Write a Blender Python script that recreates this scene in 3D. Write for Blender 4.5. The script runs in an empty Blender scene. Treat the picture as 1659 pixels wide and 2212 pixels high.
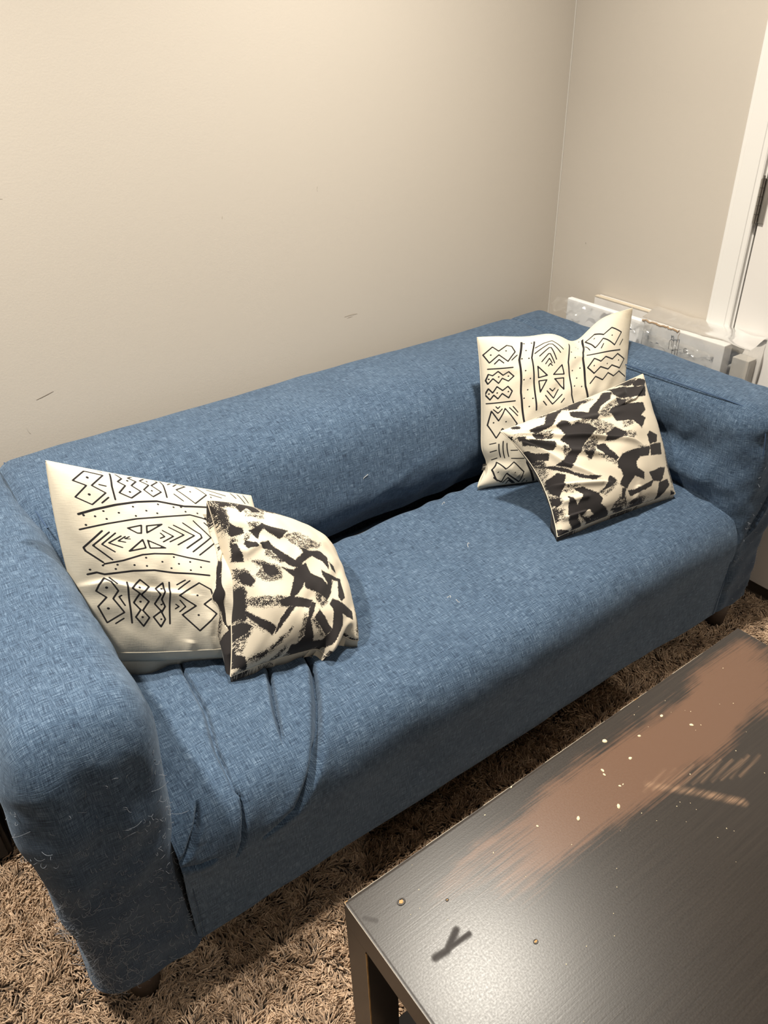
import bpy, math, random
import numpy as np
from mathutils import Matrix, Vector

# ------------------------------------------------------------------ camera, world, lights, exposure
S = 0.01                                   # everything below is written in centimetres
sc = bpy.context.scene
col = sc.collection
random.seed(4)
rng = np.random.default_rng(7)

CAM = (2.65, -81.13, 144.25)
YAW, PITCH, ROLL = math.radians(34.27), math.radians(32.64), math.radians(-1.76)
def cam_axes():
    f = Vector((math.sin(YAW)*math.cos(PITCH), math.cos(YAW)*math.cos(PITCH), -math.sin(PITCH)))
    r = Vector((math.cos(YAW), -math.sin(YAW), 0)); u = r.cross(f)
    c, s = math.cos(ROLL), math.sin(ROLL)
    return c*r + s*u, -s*r + c*u, f
cr, cu, cf = cam_axes()
cd = bpy.data.cameras.new('camera'); cam = bpy.data.objects.new('camera', cd); col.objects.link(cam)
cam.matrix_world = Matrix(((cr.x, cu.x, -cf.x, CAM[0]*S), (cr.y, cu.y, -cf.y, CAM[1]*S), (cr.z, cu.z, -cf.z, CAM[2]*S), (0, 0, 0, 1)))
cd.sensor_fit = 'VERTICAL'; cd.sensor_height = 24; cd.sensor_width = 18; cd.lens = 24*1661.12/2212; cd.clip_start = .02
sc.camera = cam

w = bpy.data.worlds.new('world'); sc.world = w; w.use_nodes = True
w.node_tree.nodes['Background'].inputs[0].default_value = (1, .86, .7, 1)
w.node_tree.nodes['Background'].inputs[1].default_value = 0.05
sc.view_settings.view_transform = 'Standard'; sc.view_settings.look = 'None'
sc.view_settings.gamma = 1; sc.view_settings.use_curve_mapping = False
sc.view_settings.exposure = 0.36

def ceiling_lamp(x, y, watts, size=13, color=(1, .935, .82)):
    l = bpy.data.lights.new('ceiling_lamp', 'AREA'); l.shape = 'DISK'; l.size = size*S; l.energy = watts; l.color = color
    l.spread = math.radians(126)
    o = bpy.data.objects.new('ceiling_lamp', l); col.objects.link(o); o.location = (x*S, y*S, 241*S)
ceiling_lamp(106, 19, 24)
ceiling_lamp(82, -178, 9)
ceiling_lamp(-30, 34, 29)
ceiling_lamp(-75, -178, 6)

# ------------------------------------------------------------------ helpers
def tag(o, label, cat, group=None, kind=None):
    o['label'] = label; o['category'] = cat
    if group: o['group'] = group
    if kind: o['kind'] = kind
    return o
def empty(name, loc, label=None, cat=None, group=None):
    o = bpy.data.objects.new(name, None); col.objects.link(o); o.location = [c*S for c in loc]; o.empty_display_size = .05
    if label: tag(o, label, cat, group)
    return o
def link_mesh(name, me, m, parent=None, label=None, kind=None):
    o = bpy.data.objects.new(name, me); col.objects.link(o)
    if m and not me.materials: me.materials.append(m)
    if parent is not None:
        o.parent = parent; o.matrix_parent_inverse = Matrix.Translation(-parent.location) if parent.type == 'EMPTY' else Matrix()
    if label: o['label'] = label
    if kind: o['kind'] = kind
    return o
def mesh_np(name, V, F, uv=None, attrs=None, smooth=True):
    """V (n,3) in cm, F (m,4) or (m,3) ints or list of faces, uv per vertex (n,2) or per loop"""
    me = bpy.data.meshes.new(name)
    V = np.asarray(V, float)*S
    if isinstance(F, np.ndarray):
        k = F.shape[1]
        me.vertices.add(len(V)); me.vertices.foreach_set('co', V.ravel())
        me.loops.add(F.size); me.loops.foreach_set('vertex_index', F.ravel().astype(np.int32))
        me.polygons.add(len(F)); me.polygons.foreach_set('loop_start', np.arange(0, F.size, k, dtype=np.int32))
        me.update(calc_edges=True)
        if uv is not None:
            l = me.uv_layers.new(name='UVMap'); uv = np.asarray(uv, float)
            if len(uv) != F.size: uv = uv[F.ravel()]
            l.data.foreach_set('uv', uv.ravel())
    else:
        me.from_pydata(V.tolist(), [], F); me.update()
    for k, a in (attrs or {}).items():
        at = me.attributes.new(k, 'FLOAT', 'POINT'); at.data.foreach_set('value', np.asarray(a, np.float32).ravel())
    if smooth: me.polygons.foreach_set('use_smooth', np.ones(len(me.polygons), bool))
    me.validate(); me.update()
    return me
def grid_faces(nu, nv, flip=False):
    i = np.arange(nu*nv).reshape(nu, nv)
    F = np.stack([i[:-1, :-1], i[1:, :-1], i[1:, 1:], i[:-1, 1:]], -1).reshape(-1, 4)
    return F[:, ::-1].copy() if flip else F
def grid_obj(name, P, m, parent=None, uv=None, attrs=None, flip=False, label=None, kind=None):
    nu, nv = P.shape[:2]
    at = {k: a.ravel() for k, a in (attrs or {}).items()}
    return link_mesh(name, mesh_np(name, P.reshape(-1, 3), grid_faces(nu, nv, flip), None if uv is None else uv.reshape(-1, 2), at), m, parent, label, kind)
def box_mesh(name, x0, x1, y0, y1, z0, z1, bev=.3, seg=2):
    import bmesh
    bm = bmesh.new(); bmesh.ops.create_cube(bm, size=1)
    for v in bm.verts:
        v.co = Vector(((x0+x1)/2+v.co.x*(x1-x0), (y0+y1)/2+v.co.y*(y1-y0), (z0+z1)/2+v.co.z*(z1-z0)))*S
    if bev: bmesh.ops.bevel(bm, geom=list(bm.edges), offset=bev*S, segments=seg, profile=.6, affect='EDGES')
    me = bpy.data.meshes.new(name); bm.to_mesh(me); bm.free()
    me.polygons.foreach_set('use_smooth', np.ones(len(me.polygons), bool)) if bev and seg > 2 else None
    return me
def box(name, b, m, parent=None, bev=.3, seg=2, label=None, kind=None):
    return link_mesh(name, box_mesh(name, *b, bev=bev, seg=seg), m, parent, label, kind)
def tube_mesh(name, paths, r, sides=5, taper=None):
    V, F = [], []; n0 = 0
    for pi, P in enumerate(paths):
        P = np.asarray(P, float); n = len(P)
        T = np.gradient(P, axis=0); T /= np.linalg.norm(T, axis=1)[:, None]+1e-9
        ref = np.array([.31, .2, .93]); A = np.cross(T, ref); A /= np.linalg.norm(A, axis=1)[:, None]+1e-9; B = np.cross(T, A)
        rr = (r[pi] if hasattr(r, '__len__') else r)*np.ones(n)
        if taper is not None: rr = rr*np.interp(np.linspace(0, 1, n), [0, 1], taper)
        a = np.arange(sides)*2*math.pi/sides
        ring = P[:, None] + rr[:, None, None]*(np.cos(a)[None, :, None]*A[:, None]+np.sin(a)[None, :, None]*B[:, None])
        V.append(ring.reshape(-1, 3)); i = n0+np.arange(n*sides).reshape(n, sides); j = np.roll(i, -1, 1)
        F.append(np.stack([i[:-1], j[:-1], j[1:], i[1:]], -1).reshape(-1, 4)); n0 += n*sides
    return mesh_np(name, np.concatenate(V), np.concatenate(F))
def smooth_path(pts, n):
    pts = np.asarray(pts, float); m = len(pts); t = np.linspace(0, m-1, n); i = np.clip(t.astype(int), 0, m-2); f = (t-i)[:, None]
    p = lambda k: pts[np.clip(k, 0, m-1)]
    a, b, c, d = p(i-1), p(i), p(i+1), p(i+2)
    return .5*((2*b)+(-a+c)*f+(2*a-5*b+4*c-d)*f**2+(-a+3*b-3*c+d)*f**3)
def wob(P, freq, seed, n=6):
    """smooth pseudo noise in about [-1, 1] at points P (...,3), freq in 1/cm"""
    g = np.random.default_rng(seed); out = 0
    for k in range(n):
        d = g.normal(size=3); d /= np.linalg.norm(d); f = freq*g.uniform(.5, 1.6)*2*math.pi
        out = out+np.sin(P@d*f+g.uniform(0, 6.28)+1.3*np.sin(P@np.roll(d, 1)*f*.6+g.uniform(0, 6.28)))
    return out/n**.5/1.1
def normals(P):
    a = np.gradient(P, axis=0); b = np.gradient(P, axis=1); n = np.cross(a, b)
    return n/(np.linalg.norm(n, axis=-1, keepdims=True)+1e-12)
def seg_dist(X, pts):
    """signed distance (positive on the left), distance and path parameter 0..1 from X (...,2) to an open polyline"""
    pts = np.asarray(pts, float); best = np.full(X.shape[:-1], 1e9); sgn = np.zeros_like(best); par = np.zeros_like(best)
    L = np.r_[0, np.cumsum(np.linalg.norm(np.diff(pts, axis=0), axis=1))]; L /= L[-1]
    for k in range(len(pts)-1):
        a, b = pts[k], pts[k+1]; d = b-a; t = np.clip(((X-a)@d)/(d@d+1e-12), 0, 1); q = X-(a+t[..., None]*d); r = np.linalg.norm(q, axis=-1)
        s = np.sign(d[0]*q[..., 1]-d[1]*q[..., 0]); m = r < best
        best = np.where(m, r, best); sgn = np.where(m, s, sgn); par = np.where(m, L[k]+t*(L[k+1]-L[k]), par)
    return best*sgn, best, par
def poly_sd(X, pts):
    """signed distance to a closed polygon, positive inside"""
    pts = np.asarray(pts, float); n = len(pts); best = np.full(X.shape[:-1], 1e9); ins = np.zeros(X.shape[:-1], bool)
    for k in range(n):
        a, b = pts[k], pts[(k+1) % n]; d = b-a; t = np.clip(((X-a)@d)/(d@d+1e-12), 0, 1)
        best = np.minimum(best, np.linalg.norm(X-(a+t[..., None]*d), axis=-1))
        c = (a[1] > X[..., 1]) != (b[1] > X[..., 1])
        xi = a[0]+(X[..., 1]-a[1])*d[0]/(d[1] if abs(d[1]) > 1e-12 else 1e-12)
        ins ^= c & (X[..., 0] < xi)
    return np.where(ins, best, -best)

# ------------------------------------------------------------------ materials
class MB:
    def __init__(s, name):
        s.m = bpy.data.materials.new(name); s.m.use_nodes = True; s.t = s.m.node_tree; s.b = s.t.nodes['Principled BSDF']; s.out = s.t.nodes['Material Output']
    def n(s, typ, ins=None, **kw):
        nd = s.t.nodes.new('ShaderNode'+typ)
        for k, v in kw.items(): setattr(nd, k, v)
        for k, v in (ins or {}).items(): s.set(nd.inputs[k], v)
        return nd
    def set(s, sock, v):
        if isinstance(v, bpy.types.NodeSocket): s.t.links.new(v, sock)
        elif isinstance(v, bpy.types.Node): s.t.links.new(v.outputs[0], sock)
        else:
            if isinstance(v, tuple) and len(v) == 3 and sock.type == 'RGBA': v = (*v, 1)
            sock.default_value = v
    def p(s, **kw):
        for k, v in kw.items(): s.set(s.b.inputs[k.replace('_', ' ')], v)
        return s
    def math(s, op, a, b=0., clamp=False): return s.n('Math', {0: a, 1: b}, operation=op, use_clamp=clamp).outputs[0]
    def mix(s, f, a, b): 
        nd = s.n('Mix', None, data_type='RGBA'); s.set(nd.inputs[0], f); s.set(nd.inputs[6], a); s.set(nd.inputs[7], b); return nd.outputs[2]
    def ramp(s, f, stops):
        nd = s.n('ValToRGB', {0: f}); e = nd.color_ramp.elements
        while len(e) < len(stops): e.new(.5)
        for k, (p_, c) in enumerate(stops): e[k].position = p_; e[k].color = (*c, 1) if len(c) == 3 else c
        return nd.outputs[0]
    def uv(s, sx, sy, sz=1.):
        return s.n('Mapping', {'Vector': s.n('UVMap').outputs[0], 'Scale': (sx, sy, sz)}).outputs[0]
    def obj(s, sx=1, sy=1, sz=1):
        return s.n('Mapping', {'Vector': s.n('TexCoord').outputs['Object'], 'Scale': (sx, sy, sz)}).outputs[0]
    def noise(s, vec, scale=1., detail=2., rough=.5, dim='3D'):
        return s.n('TexNoise', {'Vector': vec, 'Scale': scale, 'Detail': detail, 'Roughness': rough}, noise_dimensions=dim).outputs[0]
    def bump(s, h, strength=.3, dist=.001, normal=None):
        i = {'Height': h, 'Strength': strength, 'Distance': dist}
        if normal is not None: i['Normal'] = normal
        return s.n('Bump', i).outputs[0]
    def attr(s, name): return s.n('Attribute', None, attribute_name=name).outputs['Fac']

def blue_fabric():
    b = MB('blue_weave')
    warp = b.noise(b.uv(44, 980), 1, 3, .62, '2D'); weft = b.noise(b.uv(980, 44), 1, 3, .62, '2D'); big = b.noise(b.uv(9, 9), 1, 2, .5, '2D')
    v = b.math('ADD', b.math('MULTIPLY', warp, .5), b.math('MULTIPLY', weft, .5))
    v = b.math('ADD', v, b.math('MULTIPLY', b.math('SUBTRACT', big, .5), .06))
    base = b.ramp(v, [(.34, (.014, .024, .045)), (.46, (.036, .061, .102)), (.55, (.065, .105, .166)), (.68, (.168, .228, .305))])
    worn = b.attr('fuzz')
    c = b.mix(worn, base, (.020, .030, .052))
    wv = b.n('TexWave', {'Vector': b.uv(1, 1), 'Scale': 95., 'Distortion': 1.5}, wave_type='BANDS', bands_direction='Y').outputs[0]
    wu = b.n('TexWave', {'Vector': b.uv(1, 1), 'Scale': 95., 'Distortion': 1.5}, wave_type='BANDS', bands_direction='X').outputs[0]
    h = b.math('ADD', b.math('MAXIMUM', warp, weft), b.math('MULTIPLY', b.math('MULTIPLY', wv, wu), .25))
    b.p(Base_Color=c, Roughness=.9, Normal=b.bump(h, .55, .0012), Sheen_Weight=.22, Sheen_Roughness=.5, Specular_IOR_Level=.18)
    b.set(b.b.inputs['Sheen Tint'], (.55, .68, .85))
    return b.m
def wall_paint(name, c, rough=.62):
    b = MB(name); o = b.obj()
    h = b.math('ADD', b.noise(o, 260, 3, .6), b.math('MULTIPLY', b.noise(o, 45, 2), .6))
    c2 = b.mix(b.noise(o, 2.2, 3), tuple(x*.97 for x in c), c)
    b.p(Base_Color=c2, Roughness=rough, Normal=b.bump(h, .16, .0012), Specular_IOR_Level=.3); return b.m
def trim_paint(name='trim_paint', c=(.74, .72, .69), rough=.38):
    b = MB(name); o = b.obj(1, 1, .35)
    b.p(Base_Color=c, Roughness=rough, Normal=b.bump(b.noise(o, 90, 3), .12, .001), Specular_IOR_Level=.45); return b.m
def plain(name, c, rough=.5, metal=0., spec=.4, noise=None, bump=0.):
    b = MB(name); o = b.obj()
    if noise: c = b.mix(b.noise(o, noise, 3), tuple(x*.82 for x in c), tuple(min(1, x*1.12) for x in c))
    b.p(Base_Color=c, Roughness=rough, Metallic=metal, Specular_IOR_Level=spec)
    if bump: b.p(Normal=b.bump(b.noise(o, noise or 50, 3), bump, .001))
    return b.m
def canvas(name, c, ink_c, wrinkly):
    """cotton with a flat black print: the print edge comes from the vertex value 'ink', broken up like a dry brush"""
    b = MB(name); ink = b.attr('ink')
    weave = b.math('ADD', b.noise(b.uv(60, 420), 1, 2, .5, '2D'), b.noise(b.uv(420, 60), 1, 2, .5, '2D'))
    cc = b.mix(b.noise(b.uv(3, 3), 1, 3, .5, '2D'), tuple(x*.93 for x in c), c)
    cc = b.mix(b.math('MULTIPLY', b.attr('soil'), b.noise(b.uv(16, 16), 1, 4, .65, '2D'), True), cc, (.25, .20, .135))
    if wrinkly:
        n = b.math('ADD', b.math('MULTIPLY', b.noise(b.uv(400, 400), 1, 3, .6, '2D'), .62), b.math('MULTIPLY', b.noise(b.uv(70, 110), 1, 3, .6, '2D'), .38))
        m = b.math('GREATER_THAN', ink, b.n('MapRange', {0: n, 1: .35, 2: .65, 3: .05, 4: .95}).outputs[0])
    else:
        m = b.n('MapRange', {0: ink, 1: .46, 2: .54, 3: 0., 4: 1.}).outputs[0]
    b.p(Base_Color=b.mix(m, cc, ink_c), Roughness=.85, Specular_IOR_Level=.2, Sheen_Weight=.08,
        Normal=b.bump(weave, .22 if not wrinkly else .1, .0008)); return b.m
def carpet_mat():
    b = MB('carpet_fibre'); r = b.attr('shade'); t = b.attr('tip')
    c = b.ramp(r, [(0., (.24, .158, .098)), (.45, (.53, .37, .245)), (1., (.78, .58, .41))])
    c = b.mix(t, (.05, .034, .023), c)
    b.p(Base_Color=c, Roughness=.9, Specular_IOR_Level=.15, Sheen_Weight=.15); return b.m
def table_mat():
    b = MB('table_foil')
    grain = b.noise(b.uv(7, 330), 1, 4, .6, '2D'); spot = b.noise(b.uv(380, 380), 1, 2, .5, '2D'); blotch = b.noise(b.uv(6, 14), 1, 4, .6, '2D')
    wear = b.attr('wear')
    wv = b.math('ADD', wear, b.math('MULTIPLY', b.math('SUBTRACT', b.math('ADD', grain, b.math('MULTIPLY', blotch, 1.4)), 1.2), .75), True)
    wv = b.math('MULTIPLY', wv, b.math('GREATER_THAN', wear, .001))
    dark = b.mix(grain, (.013, .010, .0085), (.030, .0235, .019))
    c = b.mix(b.n('MapRange', {0: wv, 1: .25, 2: .75, 3: 0., 4: 1.}, interpolation_type='SMOOTHSTEP').outputs[0], dark, (.110, .059, .036))
    scr = b.attr('scratch')
    c = b.mix(b.math('MULTIPLY', scr, b.n('MapRange', {0: grain, 1: .4, 2: .6, 3: .25, 4: 1.}).outputs[0], True), c, (.26, .16, .10))
    sm = b.attr('smear')
    c = b.mix(b.math('MULTIPLY', sm, .8), c, (.016, .012, .012))
    rough = b.math('ADD', b.math('ADD', .27, b.math('MULTIPLY', spot, .10)), b.math('MULTIPLY', sm, .35))
    b.p(Base_Color=c, Roughness=rough, Specular_IOR_Level=.40, Normal=b.bump(b.math('ADD', grain, b.math('MULTIPLY', spot, .7)), .08, .0006)); return b.m
def film():
    b = MB('clear_film')
    g = b.n('BsdfGlossy', {'Color': (1, 1, 1), 'Roughness': .2}); t = b.n('BsdfTransparent', {'Color': (.97, .97, .965)}); d = b.n('BsdfDiffuse', {'Color': (.85, .84, .82)})
    crk = b.noise(b.obj(), 55, 4, .6)
    nb = b.bump(b.noise(b.obj(), 30, 2), .35, .004)
    b.set(g.inputs['Normal'], nb)
    fr = b.n('Fresnel', {'IOR': 1.45, 'Normal': nb})
    m1 = b.n('MixShader', {0: b.math('ADD', fr.outputs[0], .05, True)}); b.set(m1.inputs[1], t); b.set(m1.inputs[2], g)
    m2 = b.n('MixShader', {0: b.n('MapRange', {0: crk, 1: .5, 2: .75, 3: .02, 4: .11}).outputs[0]}); b.set(m2.inputs[1], m1); b.set(m2.inputs[2], d)
    b.set(b.out.inputs[0], m2); return b.m

M = dict(
    fabric=blue_fabric(), wall=wall_paint('greige_paint', (.52, .473, .415)), wall_right=wall_paint('greige_paint_right', (.52, .473, .415)), ceiling=wall_paint('ceiling_paint', (.75, .73, .70)),
    trim=trim_paint(), door=trim_paint('door_paint', (.72, .69, .66), .45), metal=plain('steel', (.42, .40, .37), .32, 1., .5, 60, .1),
    seam=plain('blue_seam', (.035, .065, .125), .9), leg=plain('leg_plastic', (.055, .042, .035), .5, 0, .4, 40),
    thread=plain('loose_fibre', (.26, .29, .34), .9), canvas=canvas('natural_canvas', (.63, .57, .46), (.012, .011, .013), False),
    cotton=canvas('printed_cotton', (.60, .53, .42), (.020, .017, .017), True), piping=plain('canvas_piping', (.60, .54, .43), .85),
    caulk=plain('caulk', (.56, .53, .48), .6), carpet=carpet_mat(), backing=plain('carpet_backing', (.075, .052, .036), .95, noise=120, bump=.5), foil=table_mat(),
    shelf=plain('shelf_board', (.012, .010, .009), .75, 0, .2), foil_side=plain('table_side', (.033, .026, .022), .38, 0, .5, 30, .08), raw=plain('bare_particleboard', (.42, .25, .10), .8, noise=200),
    white=plain('white_board', (.74, .73, .72), .35, 0, .45), carton=plain('white_carton', (.66, .64, .62), .6, 0, .3, 20), torn=plain('torn_cardboard', (.33, .21, .11), .9, noise=80, bump=.4),
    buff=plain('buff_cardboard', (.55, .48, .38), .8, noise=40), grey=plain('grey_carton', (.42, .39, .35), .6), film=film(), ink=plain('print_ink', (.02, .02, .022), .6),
    black=plain('black_lacquer', (.006, .006, .008), .55), tagc=plain('tag_ribbon', (.008, .008, .009), .6), tagw=plain('tag_letter', (.6, .58, .54), .7),
    crumb=plain('crumb', (.72, .60, .40), .7, noise=200), lint=plain('lint', (.6, .58, .55), .9), mark=plain('wall_scuff', (.40, .35, .29), .7), dot=plain('wall_nick', (.16, .13, .10), .8))

# ------------------------------------------------------------------ the room
RX, BY = 188.4, 92.0                         # right wall, back wall
box('floor', (-255, RX+12, -335, BY+10, -8, 0), M['backing'], bev=0)['kind'] = 'structure'
floor = bpy.data.objects['floor']
box('ceiling', (-255, RX+12, -335, BY+10, 243, 251), M['ceiling'], bev=0)['kind'] = 'structure'
wb = box('wall_back', (-255, RX+12, BY, BY+10, -2, 243), M['wall'], bev=0); wb['kind'] = 'structure'
box('wall_left', (-265, -255, -335, BY+10, -2, 243), M['wall'], bev=0)['kind'] = 'structure'
box('wall_front', (-255, RX+12, -345, -335, -2, 243), M['wall'], bev=0)['kind'] = 'structure'
DY0, DY1, DZ = -54.0, 26.6, 206.0            # door opening
def wall_right():
    import bmesh
    bm = bmesh.new()
    for (y0, y1, z0, z1) in ((DY1+1.8, BY, -2, 243), (-335, DY0-1.8, -2, 243), (DY0-1.8, DY1+1.8, DZ+1.8, 243)):
        c = bmesh.ops.create_cube(bm, size=1)['verts']
        for v in c: v.co = Vector((RX+5+v.co.x*10, (y0+y1)/2+v.co.y*(y1-y0), (z0+z1)/2+v.co.z*(z1-z0)))*S
    me = bpy.data.meshes.new('wall_right'); bm.to_mesh(me); bm.free(); return link_mesh('wall_right', me, M['wall_right'])
wr = wall_right(); wr['kind'] = 'structure'
def profile_strip(name, prof, axis_pts, m, parent=None):
    """extrude a closed profile [(a,b)...] placed by axis_pts: function(a,b,end)->xyz for end 0/1"""
    n = len(prof); V = [axis_pts(a, b, 0) for a, b in prof]+[axis_pts(a, b, 1) for a, b in prof]
    F = [(i, (i+1) % n, n+(i+1) % n, n+i) for i in range(n)]+[tuple(range(n))[::-1], tuple(range(n, 2*n))]
    me = mesh_np(name, V, F, smooth=False); 
    import bmesh
    bm = bmesh.new(); bm.from_mesh(me); bmesh.ops.recalc_face_normals(bm, faces=bm.faces); bm.to_mesh(me); bm.free()
    return link_mesh(name, me, m, parent)
# casing: stepped moulding (a = away from the opening, b = proud of the wall)
cas = [(0, 0), (0, 1.0), (.25, 1.25), (1.3, 1.3), (1.45, 1.5), (5.6, 1.75), (5.75, 1.55), (6.6, 1.5), (6.9, 1.2), (6.9, 0)]
trim = empty('trim_1', (RX, 30, 0)); trim['kind'] = 'structure'
profile_strip('casing', cas, lambda a, b, e: (RX-b, DY1+.7+a, [0, DZ+7.6][e]), M['trim'], trim)
profile_strip('casing', cas, lambda a, b, e: (RX-b, DY0-.7-a, [0, DZ+7.6][e]), M['trim'], trim)
profile_strip('casing', cas, lambda a, b, e: (RX-b, [DY0-7.6, DY1+7.6][e], DZ+.7+a), M['trim'], trim)
for b_ in ((RX+.02, RX+10, DY1+.25, DY1+1.8, 0, DZ+1.8), (RX+.02, RX+10, DY0-1.8, DY0-.25, 0, DZ+1.8), (RX+.02, RX+10, DY0-.25, DY1+.25, DZ+.25, DZ+1.8)):
    box('jamb', b_, M['trim'], trim, bev=.1)
door = empty('door_1', (RX, (DY0+DY1)/2, 0)); door['kind'] = 'structure'
box('door_leaf', (RX-.25, RX+3.3, DY0, DY1-.25, 4.9, DZ), M['door'], door, bev=.15)
for hz in (18, 105.4, 188):
    h = box('hinge', (RX-.75, RX-.15, DY1-1.7, DY1+.9, hz-5, hz+5), M['metal'], door, bev=.08)
    for k in range(5):
        kn = tube_mesh('knuckle', [[(RX-1.05, DY1+.25, hz-5+2*k+.06), (RX-1.05, DY1+.25, hz-5+2*k+1.94)]], .55, 10)
        link_mesh('knuckle', kn, M['metal'], h)
    pm = tube_mesh('hinge_pin', [[(RX-1.05, DY1+.25, hz-5.6), (RX-1.05, DY1+.25, hz+5.6)]], .33, 8); link_mesh('hinge_pin', pm, M['metal'], h)
bb = [(0, 0), (0, 1.3), (7.5, 1.3), (8.6, .8), (9, 0)]
profile_strip('baseboard_back', bb, lambda a, b, e: ([-255, RX][e], BY-b, a), M['trim'])['kind'] = 'structure'
profile_strip('baseboard_right', bb, lambda a, b, e: (RX-b, [DY1+7.8, BY-1.3][e], a), M['trim'])['kind'] = 'structure'
link_mesh('caulk_bead', tube_mesh('caulk_bead', [[(RX-.12, BY-.12, 9), (RX-.12, BY-.12, 120), (RX-.12, BY-.12, 243)]], .22, 6), M['caulk'], wb)
# little nicks and scuffs on the paint
def scuff(pts, wdt, m, parent, right=False):
    P = smooth_path(pts, 8); V = []
    for k, p_ in enumerate(P):
        h = wdt*(.25+math.sin(math.pi*(k+.5)/len(P)))*.5
        a, z = p_
        for s_ in (-h, h): V.append((RX-.03, a, z+s_) if right else (a, BY-.03, z+s_))
    F = [(2*i, 2*i+2, 2*i+3, 2*i+1) for i in range(len(P)-1)]
    link_mesh('scuff', mesh_np('scuff', V, F), m, parent)
for p_, wd, m_ in (([(103.9, 109.3), (103.8, 109.9), (104, 110.5)], .16, 'dot'), ([(109.6, 76.9), (112, 77), (113.8, 76.9)], .22, 'mark'), ([(110.5, 76.4), (112.2, 76.5)], .15, 'mark'),
                   ([(28.6, 75.4), (30.4, 75.8), (32.6, 76.4)], .12, 'dot'), ([(78.1, 106.7), (78.3, 107.1)], .35, 'mark'), ([(25, 69.6), (25.2, 68.6), (25.5, 68)], .1, 'dot'),
                   ([(26.5, 117.2), (31, 117), (33, 116.7)], .1, 'mark')):
    scuff(p_, wd, M[m_], wb)
scuff([(79.3, 85.8), (79.5, 86.2)], .3, M['dot'], wr, True)

# ------------------------------------------------------------------ carpet pile
def strands(x0, x1, y0, y1, dens, r, length, seed):
    g = np.random.default_rng(seed); n = int((x1-x0)*(y1-y0)*dens)
    b = np.stack([g.uniform(x0, x1, n), g.uniform(y0, y1, n), np.full(n, -.1)], -1)
    keep = ~((b[:, 0] > 36) & (b[:, 0] < 114) & (b[:, 1] < -33) & (b[:, 1] > -79)); b = b[keep]; n = len(b)
    th = 2.2*wob(b, .055, seed+1)+1.2*wob(b, .17, seed+2)+g.normal(0, .55, n); lean = np.clip(g.normal(.85, .26, n), .2, 1.4)
    L = length*g.uniform(.75, 1.2, n); d = np.stack([np.cos(th), np.sin(th), 0*th], -1)
    curl = np.stack([-np.sin(th), np.cos(th), 0*th], -1)*(g.normal(0, .28, n))[:, None]
    pts = []
    for t in (0, .55, 1.):
        a = lean*t**1.1*1.15
        pts.append(b+L[:, None]*t*(np.sin(a)[:, None]*d+np.cos(a)[:, None]*np.array([0, 0, 1.])+curl*t))
    R = r*g.uniform(.8, 1.25, n); wid = (.8, 1.1, .6)
    side = np.stack([-np.sin(th), np.cos(th), 0*th], -1)
    V = []
    for k, p_ in enumerate(pts):
        up = np.cross(side, d); 
        for a in (90, 210, 330):
            V.append(p_+R[:, None]*wid[k]*(math.cos(math.radians(a))*side+math.sin(math.radians(a))*(np.array([0, 0, 1.])*.9-d*.4)))
    V = np.stack(V, 1).reshape(-1, 3); o = np.arange(n)[:, None]*9; F = []
    for k in range(2):
        for j in range(3): F.append(o+np.array([[k*3+j, k*3+(j+1) % 3, k*3+3+(j+1) % 3, k*3+3+j]]))
    F = np.stack(F, 1).reshape(-1, 4)
    sh = np.clip(.5+.22*wob(b, .3, seed+3)+g.normal(0, .26, n), 0, 1)
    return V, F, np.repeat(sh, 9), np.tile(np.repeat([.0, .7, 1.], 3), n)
def pile():
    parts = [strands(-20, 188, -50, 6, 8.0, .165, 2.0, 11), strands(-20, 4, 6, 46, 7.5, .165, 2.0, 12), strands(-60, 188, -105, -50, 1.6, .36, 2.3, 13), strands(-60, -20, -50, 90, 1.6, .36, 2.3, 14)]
    off = 0; V, F, A, T = [], [], [], []
    for v, f, a, t in parts:
        V.append(v); F.append(f+off); A.append(a); T.append(t); off += len(v)
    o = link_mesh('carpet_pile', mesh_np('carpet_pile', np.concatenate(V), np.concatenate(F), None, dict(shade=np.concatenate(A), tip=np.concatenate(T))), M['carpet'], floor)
    o['kind'] = 'stuff'
pile()

# ------------------------------------------------------------------ sofa
#@geo
SEAT_PROF = [(60, 29), (55.0, 32), (52.6, 36), (51.2, 39), (49.4, 40.7), (46, 41.1), (32, 41.4), (18, 41.2), (9, 40.6), (4.5, 40.0), (2.2, 39.2), (.6, 38.0), (-.6, 36.5), (-1.5, 34.5), (-2.0, 32), (-2.1, 29.6), (-1.8, 27), (-1.2, 23), (-.8, 18), (-.5, 12), (-.3, 8.35)]
def seat_surface(ds=.26):
    prof = smooth_path(SEAT_PROF, 900); L = np.r_[0, np.cumsum(np.linalg.norm(np.diff(prof, axis=0), axis=1))]
    ns = int(L[-1]/ds); s = np.linspace(0, L[-1], ns); pr = np.stack([np.interp(s, L, prof[:, 0]), np.interp(s, L, prof[:, 1])], -1)
    x = np.r_[np.arange(15.5, 58, .2), np.linspace(58, 163.5, 215)]; nx = len(x)
    P = np.empty((nx, ns, 3)); P[..., 0] = x[:, None]; P[..., 1] = pr[None, :, 0]; P[..., 2] = pr[None, :, 1]
    XS = np.empty((nx, ns, 2)); XS[..., 0] = x[:, None]; XS[..., 1] = s[None]
    return P, XS
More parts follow.
